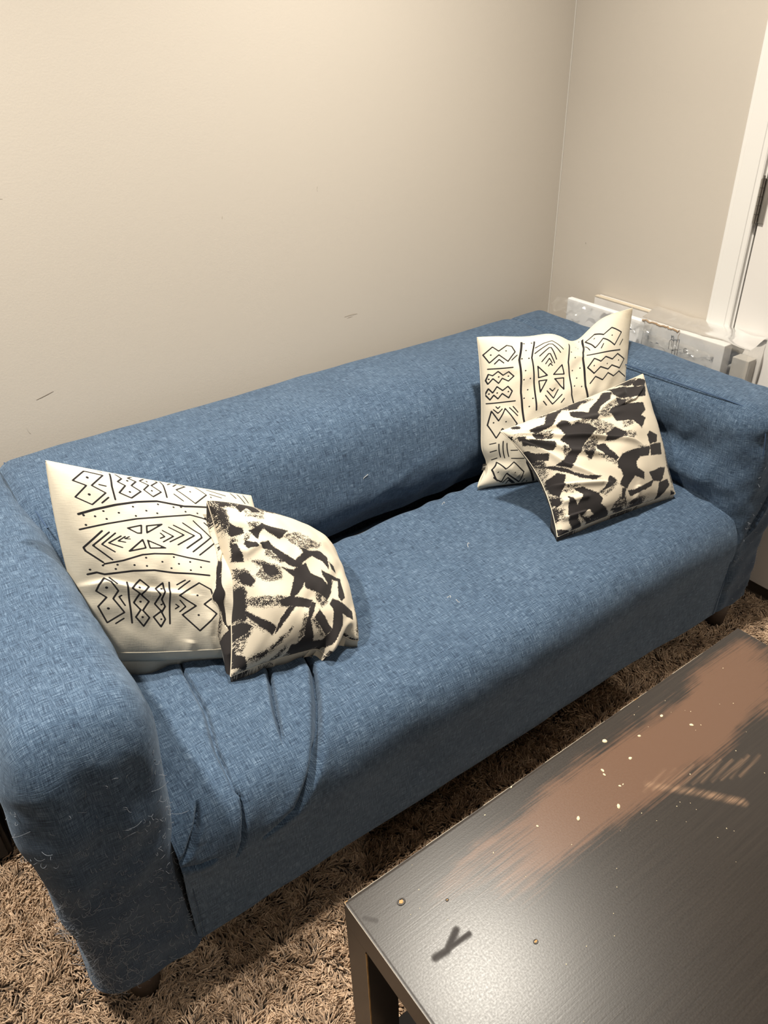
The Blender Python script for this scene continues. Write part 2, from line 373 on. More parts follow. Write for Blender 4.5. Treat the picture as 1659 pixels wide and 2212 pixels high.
#@end
SEAT_FOLDS = [
    ([(33.5, 24), (31.1, 35.4), (30.1, 47.9), (28.0, 56.9), (27.3, 64.2), (27.9, 66.6)], 1.5, 3.5, .30, 'gap'),
    ([(27.0, 64.5), (27.9, 66.4), (27.2, 69.5), (26.0, 74.0), (24.3, 77.5)], 1.1, 2.5, .26, 'gap'),
    ([(46.5, 34), (44.5, 44.5), (40.1, 55.9), (38.0, 62.5)], 2.2, 2.2, .34, 'gap'),
    ([(53.4, 38), (51.2, 49.9), (47.8, 57), (43.6, 64.2), (41.1, 68.0), (36.2, 73.8), (29.3, 76.5)], 3.2, 3.2, .55, 'gap'),
    ([(21.4, 63.8), (19.6, 67.2), (17.2, 70.2), (15.4, 71.5)], 2.0, 1.6, .40, 'gap'),
    ([(15.6, 72.4), (18.4, 74.0), (21.5, 74.6)], 1.0, 2, .22, 'gap'),
    ([(17, 44), (21, 54), (22, 62), (19, 70)], .5, 2.0, 1, 'ridge'),
]      # (points in (x, s), depth, swell width, tuck width, kind)
#@FOLDS
SPLIT_Z = 26.5
def gauss2(a, b, ca, cb, wa, wb_): return np.exp(-((a-ca)/wa)**2-((b-cb)/wb_)**2)
def build_seat(root):
    P, XS = seat_surface(); N = -normals(P)
    N *= np.sign((N[..., 2]+N[..., 1]*-1).mean())
    d = .35*wob(P, .018, 21)+.10*wob(P, .06, 22)
    u = (XS[..., 0]-15.5)/148
    d += -.9*np.exp(-((XS[..., 0]-80)/45)**2-((XS[..., 1]-35)/22)**2)                   # sat-in hollow
    d += -3.0*gauss2(XS[..., 0], XS[..., 1], 25.5, 26.5, 9, 8)
    # puckers along the back edge
    d += .35*np.exp(-((XS[..., 1]-12)/5)**2)*np.sin(XS[..., 0]*.62+2*np.sin(XS[..., 0]*.17))*np.clip((XS[..., 0]-40)/30, 0, 1)
    for pts, h, wl, wr_, kind in SEAT_FOLDS:
        sd, ad, par = seg_dist(XS, pts); env = np.clip(np.minimum(par, 1-par)*6, 0, 1)**.7
        left = np.clip(1+sd/wl, 0, 1)*(sd <= 0); 
        if kind == 'gap':       # pleat: a narrow deep tuck with the cloth swelling softly on its left
            wv = wr_*(.55+.75*np.clip(np.sin(math.pi*np.clip(par, 0, 1)**1.6), 0, 1))
            d += -h*env*np.exp(-(ad/wv)**2)+.30*min(h, 2)*env*np.exp(-((ad-wl*.5)/(wl*.55))**2)*np.where(sd > 0, 1, .45)
        elif kind == 'lap':       # cloth on one side lies over the other, with a sharp edge
            e_ = np.clip(.5-sd/.9, 0, 1); d += h*env*e_*e_*(3-2*e_)*(left**1.5*(sd <= 0)+(sd > 0))-.4*h*env*np.exp(-((sd-.5)/wr_)**2)*(sd > -.2)
        elif kind == 'slit':    # narrow dark pleat
            d += -h*env*np.exp(-(np.clip(ad-.1, 0, 9)/wr_)**2)+.45*h*env*np.exp(-((ad-2*wr_)/(wl))**2)
        else:
            d += h*env*np.exp(-(sd/wl)**2)
    P = P+N*d[..., None]
    k = int(np.argmax((SEAT_S := np.interp(np.arange(P.shape[1]), np.arange(P.shape[1]), XS[0, :, 1])) > SPLIT_S(XS, P)))
    uv = XS*S
    fz = np.zeros(P.shape[:2])
    grid_obj('seat', P[:, :k+1], M['fabric'], root, uv[:, :k+1], dict(fuzz=fz[:, :k+1]), flip=False)
    grid_obj('front_skirt', P[:, k:], M['fabric'], root, uv[:, k:], dict(fuzz=fz[:, k:]), flip=False)
    return P
def SPLIT_S(XS, P):
    P0 = seat_surface()[0][0]; s = XS[0, :, 1]; i = np.where((P0[:, 2] < SPLIT_Z) & (P0[:, 1] < 10))[0][0]; return s[i]
def rounded_box(lo, hi, r, step, bottom_round=False):
    """five faces of a rounded box, welded; returns V, F, per-loop uv (metres), box coordinates q"""
    lo, hi, r = map(np.asarray, (lo, hi, r)); Vs, Fs, Us = [], [], []; off = 0
    def samples(a, b, ra):
        n = int((b-a)/step)+1; t = np.linspace(a, b, n); return t
    X, Y, Z = samples(lo[0], hi[0], r[0]), samples(lo[1], hi[1], r[1]), samples(lo[2], hi[2], r[2])
    def face(A, B, fn, uvf, flip):
        nonlocal off
        a, b = np.meshgrid(A, B, indexing='ij'); q = np.stack(np.broadcast_arrays(*fn(a, b)), -1).reshape(-1, 3).astype(float)
        Vs.append(q); Us.append(np.stack(uvf(a, b), -1).reshape(-1, 2)); Fs.append(grid_faces(len(A), len(B), flip)+off); off += len(q)
    face(X, Y, lambda a, b: (a, b, hi[2]), lambda a, b: (a, b), False)
    face(X, Z, lambda a, b: (a, lo[1], b), lambda a, b: (a, lo[1]-(hi[2]-b)), False)
    face(X, Z, lambda a, b: (a, hi[1], b), lambda a, b: (a, hi[1]+(hi[2]-b)), True)
    face(Y, Z, lambda a, b: (lo[0], a, b), lambda a, b: (lo[0]-(hi[2]-b), a), True)
    face(Y, Z, lambda a, b: (hi[0], a, b), lambda a, b: (hi[0]+(hi[2]-b), a), False)
    q = np.concatenate(Vs); F = np.concatenate(Fs); uvl = np.concatenate(Us)[F.ravel()]*S
    key = np.round(q*50).astype(np.int64); _, idx, inv = np.unique(key, axis=0, return_index=True, return_inverse=True); inv = inv.ravel()
    q = q[idx]; F = inv[F]
    li, hj = lo+r, hi-r
    if not bottom_round: li[2] = lo[2]
    c = np.clip(q, li, hj); e = (q-c)/r; m = np.abs(e).max(1, keepdims=True); nn = np.linalg.norm(e, axis=1, keepdims=True)
    e = np.where(nn > 1e-9, e/np.maximum(nn, 1e-9)*m, 0)
    # spread samples evenly over the rounding
    V = c+e*r
    return V, F, uvl, q
def build_arm(root, side):
    if side < 0: lo, hi = (-2.3, -1.2, 8.35), (18.7, 88, 66.7)
    else: lo, hi = (160.9, -1.0, 8.35), (180.0, 88, 66.7)
    V, F, uvl, q = rounded_box(lo, hi, (5.2, 6.2, 8.0 if side < 0 else 6.0), .5)
    x, y, z = V.T; d = np.zeros((len(V), 3)); zz = z.copy()
    front = np.clip(1-(y-lo[1])/6, 0, 1)
    crown = np.clip((z-60)/6, 0, 1)
    cx_ = (lo[0]+hi[0])/2
    d[:, 2] += crown*(.7*(1-((x-cx_)/10)**2)-.25*wob(V, .03, 30+side))
    if side < 0:
        inn = np.clip((x-12)/6, 0, 1); out = np.clip((4-x)/6, 0, 1)
        d[:, 0] += inn*(-2.0*np.clip((58-z)/30, 0, 1))+out*(-1.2*np.exp(-((z-50)/16)**2)+1.0*np.clip((22-z)/14, 0, 1)+.35*np.sin(z*.31+1.5*np.sin(y*.2)+1)*np.exp(-((y-2)/9)**2)*np.clip((60-z)/20, 0, 1))
        d[:, 1] += -front*1.0*np.exp(-((z-47)/18)**2)+front*.35*wob(V, .07, 41)*np.clip((62-z)/15, 0, 1)
        d[:, 1] += -front*.25*np.sin((x-9)*.9+.6)*np.exp(-((z-54)/7)**2)
    else:
        inn = np.clip((168-x)/6, 0, 1); out = np.clip((x-174)/6, 0, 1)
        d[:, 0] += inn*(1.3*np.clip((60-z)/12, 0, 1)-3.0*gauss2(y, z, 17, 46.5, 12, 4.2)*np.clip((y-2)/6, 0, 1)-1.1*gauss2(y, z, 4, 47, 5, 6)+.9*gauss2(y, z, 24, 52.5, 12, 3))
        d[:, 0] += inn*.5*np.sin(y*.55+z*.25)*gauss2(y, z, 12, 48, 14, 8)
        d[:, 0] += out*(.4*wob(V, .08, 44)+.25)*np.clip((60-z)/20, 0, 1)-out*1.2*np.clip((26-z)/14, 0, 1)*0
        d[:, 1] += -front*.9*np.exp(-((z-45)/18)**2)
        # slanting pleat down the front of the arm
        sd, ad, par = seg_dist(np.stack([x, z], -1), [(174.5, 52), (172.1, 44.3), (168.6, 36.4), (166.1, 31.1)])
        env = np.clip(np.minimum(par, 1-par)*5, 0, 1)
        d[:, 1] += -front*env*(1.1*np.where(sd > 0, np.exp(-(sd/2.2)**2), 0)-.5*np.exp(-(ad/.3)**2)*(sd <= 0))
        d[:, 1] += front*.3*wob(V, .09, 43)
    d += .12*wob(V, .1, 45+side)[:, None]*np.array([1, 1, .6])
    d[z < 14] *= ((z[z < 14]-8.35)/5.65)[:, None]**.5
    V = V+d
    V[:, 2] += np.where(zz < 9.5, .35*np.sin(x*.8)+.3*np.sin(y*.9+1), 0)
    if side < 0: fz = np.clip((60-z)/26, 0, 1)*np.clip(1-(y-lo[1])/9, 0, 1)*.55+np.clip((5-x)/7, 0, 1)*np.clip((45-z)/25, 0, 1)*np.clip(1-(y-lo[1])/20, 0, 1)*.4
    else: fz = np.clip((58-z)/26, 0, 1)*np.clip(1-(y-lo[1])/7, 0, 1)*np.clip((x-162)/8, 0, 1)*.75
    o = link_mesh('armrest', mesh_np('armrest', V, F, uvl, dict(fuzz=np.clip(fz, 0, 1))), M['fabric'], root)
    return V, o
def build_back(root):
    prof = smooth_path([(59, 35), (56.6, 38.2), (54.3, 41.2), (53.0, 43.8), (52.6, 48), (53.8, 54), (55.4, 59), (57.6, 62.6), (61, 65.3), (66, 67.0), (73, 67.7), (80, 67.8), (84.5, 67), (87.2, 64.5), (88.2, 60), (88.4, 50), (88.4, 30), (88.4, 9)], 900)
    L = np.r_[0, np.cumsum(np.linalg.norm(np.diff(prof, axis=0), axis=1))]; ns = int(L[-1]/.6); s = np.linspace(0, L[-1], ns)
    pr = np.stack([np.interp(s, L, prof[:, 0]), np.interp(s, L, prof[:, 1])], -1); x = np.linspace(16.2, 162.9, 300)
    P = np.empty((300, ns, 3)); P[..., 0] = x[:, None]; P[..., 1] = pr[None, :, 0]; P[..., 2] = pr[None, :, 1]
    N = normals(P); N *= np.sign(N[150, 40, 2]-N[150, 20, 1])
    X, Z = P[..., 0], P[..., 2]; sf = np.broadcast_to(s[None], X.shape)
    d = .25*wob(P, .02, 51)+.08*wob(P, .07, 52)
    d += -1.3*np.clip(1-(X-16.2)/3.2, 0, 1)**2-.35*np.clip(1-(162.9-X)/2.5, 0, 1)**2
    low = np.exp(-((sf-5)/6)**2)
    d += low*(.45*np.sin(X*.33+1.7*np.sin(X*.11))-.3)*np.clip((X-55)/20, 0, 1)
    sd, ad, par = seg_dist(np.stack([X, Z], -1), [(84, 40), (92, 46), (104, 50), (118, 52)]); d += .22*np.exp(-(sd/1.4)**2)*np.clip(np.minimum(par, 1-par)*4, 0, 1)*(sf < 30)
    P = P+N*d[..., None]
    uv = np.stack([X, sf+3], -1)*S
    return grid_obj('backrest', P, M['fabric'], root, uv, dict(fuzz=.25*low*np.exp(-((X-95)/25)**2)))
def ridge(name, path, r, m, parent):
    return link_mesh(name, tube_mesh(name, [smooth_path(path, 40)], r, 6, (1, 1)), m, parent)
def curl_threads(n, region, seed, rad=.028):
    """short curly loose threads standing off the frayed cloth"""
    g = np.random.default_rng(seed); out = []
    for k in range(n):
        p0, nrm, big = region(g); L = (g.uniform(.5, 2.2) if g.uniform() < .95 else g.uniform(2.5, 4.5))*big; m = 9; a = g.uniform(0, 6.28); t1 = np.cross(nrm, [math.sin(a), .3, math.cos(a)]); t1 = t1/np.linalg.norm(t1); t2 = np.cross(nrm, t1)
        cur = g.normal(0, 3.2)/max(L, .8); th = 0.; p_ = np.array(p0, float); pts = [p_.copy()]
        for i in range(m-1):
            th += cur*L/m*g.uniform(.4, 1.6); lift = math.sin(math.pi*(i+1)/m)*.35
            p_ = p_+L/m*(math.cos(th)*t1+math.sin(th)*t2); pts.append(p_+nrm*lift)
        out.append(pts)
    return out
sofa = empty('sofa', (89, 44, 0), 'blue heathered fabric two-seat sofa with a frayed slipcover standing against the back wall', 'sofa')
build_seat(sofa)
VL, armL = build_arm(sofa, -1); VR, armR = build_arm(sofa, 1)
armL['label'] = 'armrest with frayed and pilled front, at the camera end'; armR['label'] = 'armrest beside the door with tucked folds on its inner side'
build_back(sofa)
ridge('seam', [(162.5, 66, 66.35), (162.4, 40, 66.55), (162.9, 21, 66.6), (163.5, 9, 66.5), (164.2, 2.5, 65.6), (164.4, -.6, 62), (164.4, -1.6, 56)], .16, M['seam'], sofa)
ridge('seam', [(17.7, 84, 66.8), (18.0, 68, 66.2), (18.7, 56, 64.5)], .16, M['seam'], sofa)
ridge('seam', [(163.0, -1.5, 26), (162.3, -1.2, 17), (162.0, -.9, 8.6)], .08, M['seam'], sofa)
ridge('seam', [(16.6, -1.5, 28), (16.6, -1.3, 18), (16.6, -1.1, 8.6)], .06, M['seam'], sofa)
for (x, y) in ((5.4, 2.6), (169.3, 2.2), (5.4, 82), (169.3, 82)):
    import bmesh
    bm = bmesh.new(); bmesh.ops.create_cone(bm, cap_ends=True, segments=20, radius1=2.5*S, radius2=3.1*S, depth=10*S)
    for v in bm.verts: v.co += Vector((x, y, 5))*S
    bmesh.ops.bevel(bm, geom=[e for e in bm.edges if e.is_boundary or len(e.link_faces) == 2 and e.calc_face_angle(0) > .8], offset=.2*S, segments=2, affect='EDGES')
    me = bpy.data.meshes.new('leg'); bm.to_mesh(me); bm.free(); me.polygons.foreach_set('use_smooth', np.ones(len(me.polygons), bool)); link_mesh('leg', me, M['leg'], sofa)
def reg_left(g):
    while True:
        k = g.integers(len(VL)); p_ = VL[k]
        if p_[1] < 4 and p_[2] < 58 and -4 < p_[0] < 17.5:
            wgt = .25+.75*np.clip((42-p_[2])/20, 0, 1)*np.clip((9-p_[0])/8, 0, 1)
            if g.uniform() < wgt*(.35 if p_[2] > 48 else 1):
                nrm = np.array([-.6 if p_[0] < 0 else 0, -1, .1]); return p_, nrm/np.linalg.norm(nrm), .6+.9*wgt
def reg_right(g):
    while True:
        p_ = VR[g.integers(len(VR))]
        if p_[1] < 5 and p_[2] < 52 and p_[0] > 165 and g.uniform() < .3+.7*(p_[0] > 176):
            nrm = np.array([.7 if p_[0] > 178 else 0, -1, .1]); return p_, nrm/np.linalg.norm(nrm), .55
th = link_mesh('loose_threads', tube_mesh('loose_threads', curl_threads(720, reg_left, 61), .028, 3), M['thread'], sofa, None, 'stuff')
th = link_mesh('loose_threads', tube_mesh('loose_threads', curl_threads(220, reg_right, 62), .03, 3), M['thread'], sofa, None, 'stuff')

# ------------------------------------------------------------------ coffee table
TA = .0142
def tx(a, b): return (29.84+a*math.cos(TA)+b*math.sin(TA), -28.84+a*math.sin(TA)-b*math.cos(TA))
def build_table():
    t = empty('coffee_table', (*tx(45, 27.5), 0), 'black-brown rectangular coffee table with worn scratched top in front of the sofa', 'coffee table')
    Lx, Ly = 90., 55.
    a = np.linspace(0, Lx, 361); b = np.linspace(0, Ly, 221); A, B = np.meshgrid(a, b, indexing='ij'); AB = np.stack([A, B], -1)
    def cap(pts, w0, soft=.8):
        _, ad, par = seg_dist(AB, pts); return np.clip((w0-ad)/(w0*soft)+.0, 0, 1)
    P3 = np.stack([A, B, 0*A], -1)
    wear = np.clip(1.15-np.sqrt(((A-52)/44)**2+((B-9.2-.03*(A-50))/7.2)**2), 0, 1)
    wear = np.maximum(wear, .9*np.clip(1.1-np.sqrt(((A-76)/17)**2+((B-8)/9)**2), 0, 1)); wear = np.clip(wear*1.35, 0, 1)
    wear = np.maximum(wear, .42*np.clip(1.2-np.sqrt(((A-22)/16)**2+((B-8)/8)**2), 0, 1))
    scratch = np.maximum.reduce([.7*cap([(47.5, 12.5), (52, 17.5), (56, 22.8)], .95), *[.32*cap([(50+k*1.4, 15+k*.7), (56+k*1.4, 14.2+k*.7+.3*(k % 3))], .35) for k in range(-3, 8)]])
    smear = np.maximum.reduce([cap([(5.2, 12.9), (7.0, 13.1), (9.6, 11.8)], .55, .6), cap([(7.4, 13.0), (10.6, 13.2)], .42, .6), cap([(1.0, 3.4), (2.0, 4.6)], .5, .5)*.6])
    V = np.stack([29.84+A*math.cos(TA)+B*math.sin(TA), -28.84+A*math.sin(TA)-B*math.cos(TA), 45+0*A], -1)
    e = np.minimum(np.minimum(A, Lx-A), np.minimum(B, Ly-B)); V[..., 2] -= .08*np.clip(1-e/.25, 0, 1)**2
    grid_obj('top_surface', V, M['foil'], t, np.stack([A, B], -1)*S, dict(wear=wear, scratch=scratch, smear=smear), flip=True)
    def tbox(name, a0, a1, b0, b1, z0, z1, m, bev=.12):
        me = box_mesh(name, a0, a1, -b1, -b0, z0, z1, bev)
        me.transform(Matrix.Translation((29.84*S, -28.84*S, 0)) @ Matrix.Rotation(TA, 4, 'Z')); return link_mesh(name, me, m, t)
    tbox('top_slab', 0, Lx, 0, Ly, 40, 44.96, M['foil_side'], .06)
    for (a0, b0) in ((0, 0), (Lx-5, 0), (0, Ly-5), (Lx-5, Ly-5)): 
        tbox('leg', a0+.02, a0+4.98, b0+.02, b0+4.98, 0, 40.02, M['foil_side'])
    tbox('shelf', 3.5, Lx-3.5, 3.5, Ly-3.5, 10.2, 12, M['shelf'])
    # bare particleboard along the chipped inner edge of the near leg and at the corner
    g = np.random.default_rng(5)
    def chip(pts3, r): return link_mesh('chipped_edge', tube_mesh('chipped_edge', [pts3], r*g.uniform(.5, 1.3, len(pts3)) if False else r, 6, (1, .6)), M['raw'], t, 'bare light particleboard')
    ed = []
    for z in np.linspace(39.8, 2, 34):
        p_ = tx(.02, 4.92+.04*math.sin(z*1.7)); ed.append((p_[0]-.01, p_[1], z))
    chip(np.array(ed), .14)
    c0 = tx(.05, .05); chip(np.array([(c0[0]+.5, c0[1], 44.93), (c0[0]+.03, c0[1]-.02, 44.93), (c0[0]-.0, c0[1]-.6, 44.9)]), .08)
    c0 = tx(60.1, 0.02); chip(np.array([(c0[0]-.6, c0[1], 44.95), (c0[0]+.8, c0[1], 44.95)]), .06)
    for (a0, a1) in ((1.2, 9), (14, 22), (25, 33), (38, 52), (56, 63), (70, 79)):  # buff strips paint in the thin bevel highlight along the top edges
        P = np.array([(*tx(q, .03), 44.97+.02*math.sin(q*3)) for q in np.linspace(a0, a1, 14)]); link_mesh('pale_edge', tube_mesh('pale_edge', [P], .035, 5, (1, .5)), M['buff'], t, 'thin pale edge line')
    P = np.array([(*tx(.03, q), 44.97) for q in np.linspace(1, 30, 14)]); link_mesh('pale_edge', tube_mesh('pale_edge', [P], .03, 5, (1, .3)), M['buff'], t, 'thin pale edge line')
    # worn through spots: a pale core in a dark ring
    for (px, py, r) in ((36.1, -33.3, .42), (41.2, -36.7, .16), (46.8, -47.6, .25)):
        u = np.linspace(0, 2*math.pi, 22); P = [(px+r*math.cos(a_)*1.25, py+r*math.sin(a_), 45.02) for a_ in u]
        rg = link_mesh('worn_spot', tube_mesh('worn_spot', [P], .10 if r > .3 else .06, 6), M['foil_side'], t)
        n = 14; V = [(px+r*.75*math.cos(a_)*(1+.25*g.normal())*1.1, py+r*.6*math.sin(a_)*(1+.2*g.normal()), 45.05) for a_ in np.linspace(0, 2*math.pi, n, endpoint=False)]
        link_mesh('pale_core', mesh_np('pale_core', V+[(px, py, 45.1)], [(i, (i+1) % n, n) for i in range(n)]), M['raw'], rg, 'bare light particleboard')
    return t
build_table()
def crumbs():
    g = np.random.default_rng(9); V, F = [], []; o = 0
    big = [(78.6, -31.0, .42), (83.9, -33.6, .3), (79.2, -35.7, .3), (73.9, -34.7, .33), (73.5, -35.4, .28), (90.3, -33.0, .28), (92.6, -37.2, .33), (70.8, -40.5, .45), (73.8, -38.2, .2), (74.4, -38.3, .18), (64.5, -38.4, .42), (58.8, -35.8, .2), (50.8, -35.2, .16), (53.9, -29.9, .14), (60.4, -28.6, .2)]
    pts = big+[(*tx(g.uniform(5, 80), g.uniform(1, 30)), g.uniform(.04, .11)) for _ in range(48)]
    import bmesh
    for (x, y, r) in pts:
        n = 7; a0 = g.uniform(0, 6.28); el = g.uniform(.45, .9)
        for lvl, (zz, rr) in enumerate(((45.03, 1), (45.03+r*.28, .85), (45.03+r*.45, .35))):
            for i in range(n):
                a = 2*math.pi*i/n; q = rr*r*(1+.2*g.normal()*.6); vx, vy = q*math.cos(a), q*el*math.sin(a)
                V.append((x+vx*math.cos(a0)-vy*math.sin(a0), y+vx*math.sin(a0)+vy*math.cos(a0), zz))
        for l in (0, 1):
            for i in range(n): F.append((o+l*n+i, o+l*n+(i+1) % n, o+(l+1)*n+(i+1) % n, o+(l+1)*n+i))
        F.append(tuple(o+2*n+i for i in range(n))); o += 3*n
    ob = link_mesh('crumbs', mesh_np('crumbs', V, F), M['crumb']); tag(ob, 'scattered pale crumbs on the worn coffee table top', 'crumbs', None, 'stuff')
crumbs()

# ------------------------------------------------------------------ cushions
#@pillow
def pillow(TL, TR, BL, BR, thick=8.5, back=6.5, inset=.07, n=281, bow=(0, 0, 0), power=.46, seed=0, folds=(), rough=.42, skew=(0., 0.), bshift=(0, 0, 0), pulls=()):
    """returns front and back grids (n,n,3) and the (u,v) grid; u left to right, v bottom to top, both -1..1"""
    TL, TR, BL, BR = (np.asarray(c, float) for c in (TL, TR, BL, BR))
    t = np.linspace(-1, 1, n); t = .55*t+.45*np.sin(t*math.pi/2); u, v = np.meshgrid(t, t, indexing='ij')
    if np.isscalar(inset): inset = (inset,)*4          # left, right, bottom, top
    iu = np.where(u < 0, inset[0], inset[1]); iv = np.where(v < 0, inset[2], inset[3])
    uu = u*(1-iu*(1-v**2)*np.abs(u)**2); vv = v*(1-iv*(1-u**2)*np.abs(v)**2)
    a, b = (uu+1)/2, (vv+1)/2
    B = (1-a)[..., None]*((1-b)[..., None]*BL+b[..., None]*TL)+a[..., None]*((1-b)[..., None]*BR+b[..., None]*TR)
    nrm = np.cross((BR-BL+TR-TL), (TL-BL+TR-BR)); nrm /= np.linalg.norm(nrm)
    prof = np.clip((1-u**2)*(1-v**2), 0, 1)
    t0 = prof**power*(1+skew[0]*u+skew[1]*v)
    B = B+(prof[..., None])*np.asarray(bow, float)
    UV = np.stack([u, v], -1); P3 = np.stack([u*22, v*22, 0*u+seed*7.], -1)
    w_ = prof**.35
    df = thick*t0+w_*rough*(wob(P3, .045, 100+seed)*1.2+.5*wob(P3, .11, 200+seed)); db = back*t0+w_*rough*wob(P3, .05, 300+seed)
    for pts, h, wd, kind in folds:
        sd, ad, par = seg_dist(UV, pts); env = np.clip(np.minimum(par+.04, 1.04-par)*5, 0, 1)*np.clip(prof*14, 0, 1)
        if kind == 'r': df = df+h*env*np.exp(-(sd/wd)**2)
        else: df = df+h*env*np.where(sd < 0, np.exp(-(sd/wd)**2), np.exp(-(sd/(wd*.3))**2))
    Fr = B+nrm*df[..., None]; Bk = B-nrm*db[..., None]
    Bk = Bk+(np.clip(1-u**2, 0, 1)**.35*np.clip(1-v**2, 0, 1)**.6)[..., None]*np.asarray(bshift, float)
    for pu, pv, su, sv, vec in pulls:                   # pinched ears and dents along the rim
        g_ = np.exp(-((u-pu)/su)**2-((v-pv)/sv)**2)[..., None]*np.asarray(vec, float); Fr = Fr+g_; Bk = Bk+g_
    return Fr, Bk, UV
PILLOWS = dict(
    left_line=dict(TL=(20.6, 47, 82.4), TR=(58.4, 51, 59.3), BL=(18.4, 41, 42), BR=(53, 19.5, 42), thick=8.5, back=6, seed=1, inset=(-.06, .05, -.04, .02),
        folds=[([(-1, -.22), (-.75, -.16), (-.45, -.26), (-.1, -.30)], .9, .10, 'l'), ([(-1, -.42), (-.7, -.40), (-.45, -.55)], .6, .10, 'r'), ([(.05, -1), (.02, -.75), (.08, -.5)], .5, .05, 'r'), ([(-.2, -1), (-.15, -.78)], .4, .05, 'r'), ([(.3, -1), (.33, -.72)], .5, .05, 'r'), ([(.35, .1), (.5, -.25), (.45, -.6)], .5, .12, 'r')]),
    left_brush=dict(TL=(44.5, 39, 69.3), TR=(70, 41, 49), BL=(37, 21.5, 42.3), BR=(61.5, 15.5, 42.3), thick=9.5, back=6, seed=2, inset=(.14, .0, .06, -.05), power=.42, bshift=(-5.5, -1.5, 0), pulls=((.5, -1, .1, .16, (-1.2, -2.2, -.2)), (.78, -1, .1, .15, (-.5, 2.0, 1.2))),
        folds=[([(-1, .35), (-.8, .3), (-.5, .42)], .8, .06, 'r'), ([(-.9, .72), (-.5, .6), (-.1, .5)], .5, .07, 'r')]),
    right_line=dict(TL=(125, 55.5, 77.9), TR=(171, 46, 78.0), BL=(119.6, 46.6, 41.3), BR=(157, 31, 41.3), thick=7.5, back=6, seed=3, inset=(.05, .06, -.03, .05), pulls=((.25, 1, .24, .3, (-.3, -.4, -4.6)), (-.3, 1, .4, .2, (0, 0, -1.5)), (-1, -.70, .4, .16, (1.7, -.5, 0)), (-1, -1, .18, .12, (-.6, -.3, .3))),
        folds=[([(-1, -.72), (-.7, -.78), (-.5, -.95)], .7, .07, 'r'), ([(.25, 1), (.3, .8), (.2, .55)], -.8, .16, 'r'), ([(-.95, .1), (-.7, -.1), (-.5, -.35)], .35, .08, 'r'), ([(-.9, .62), (-.6, .5)], .35, .07, 'r')]),
    right_brush=dict(TL=(118.6, 38.7, 60.8), TR=(163, 33.5, 65.6), BL=(118, 17.2, 42.3), BR=(155, 12.8, 42.3), thick=8.0, back=6, seed=4, inset=(.16, .05, .04, .03), power=.5,
        folds=[([(-1, .9), (-.5, .45), (.1, .1), (.4, -.1)], 1.20, .05, 'l'), ([(-1, .8), (-.55, .2), (-.1, -.1)], 1.05, .05, 'r'), ([(-1, .75), (-.7, .05), (-.3, -.4)], 0.90, .05, 'l'), ([(-.9, .85), (-.3, .62), (.3, .5)], 0.90, .05, 'r'), ([(-.95, -.2), (-.6, -.35), (-.2, -.5)], 0.75, .05, 'l'), ([(-.95, -.5), (-.5, -.6)], 0.75, .05, 'r'), ([(.6, 1), (.5, .8), (.1, .7)], 0.90, .05, 'r'), ([(.9, .8), (.6, .62), (.3, .6)], 0.75, .05, 'l'), ([(.2, -1), (.25, -.7)], 0.60, .05, 'r'), ([(-1, -.75), (-.6, -.8)], 0.75, .05, 'l')]),
)
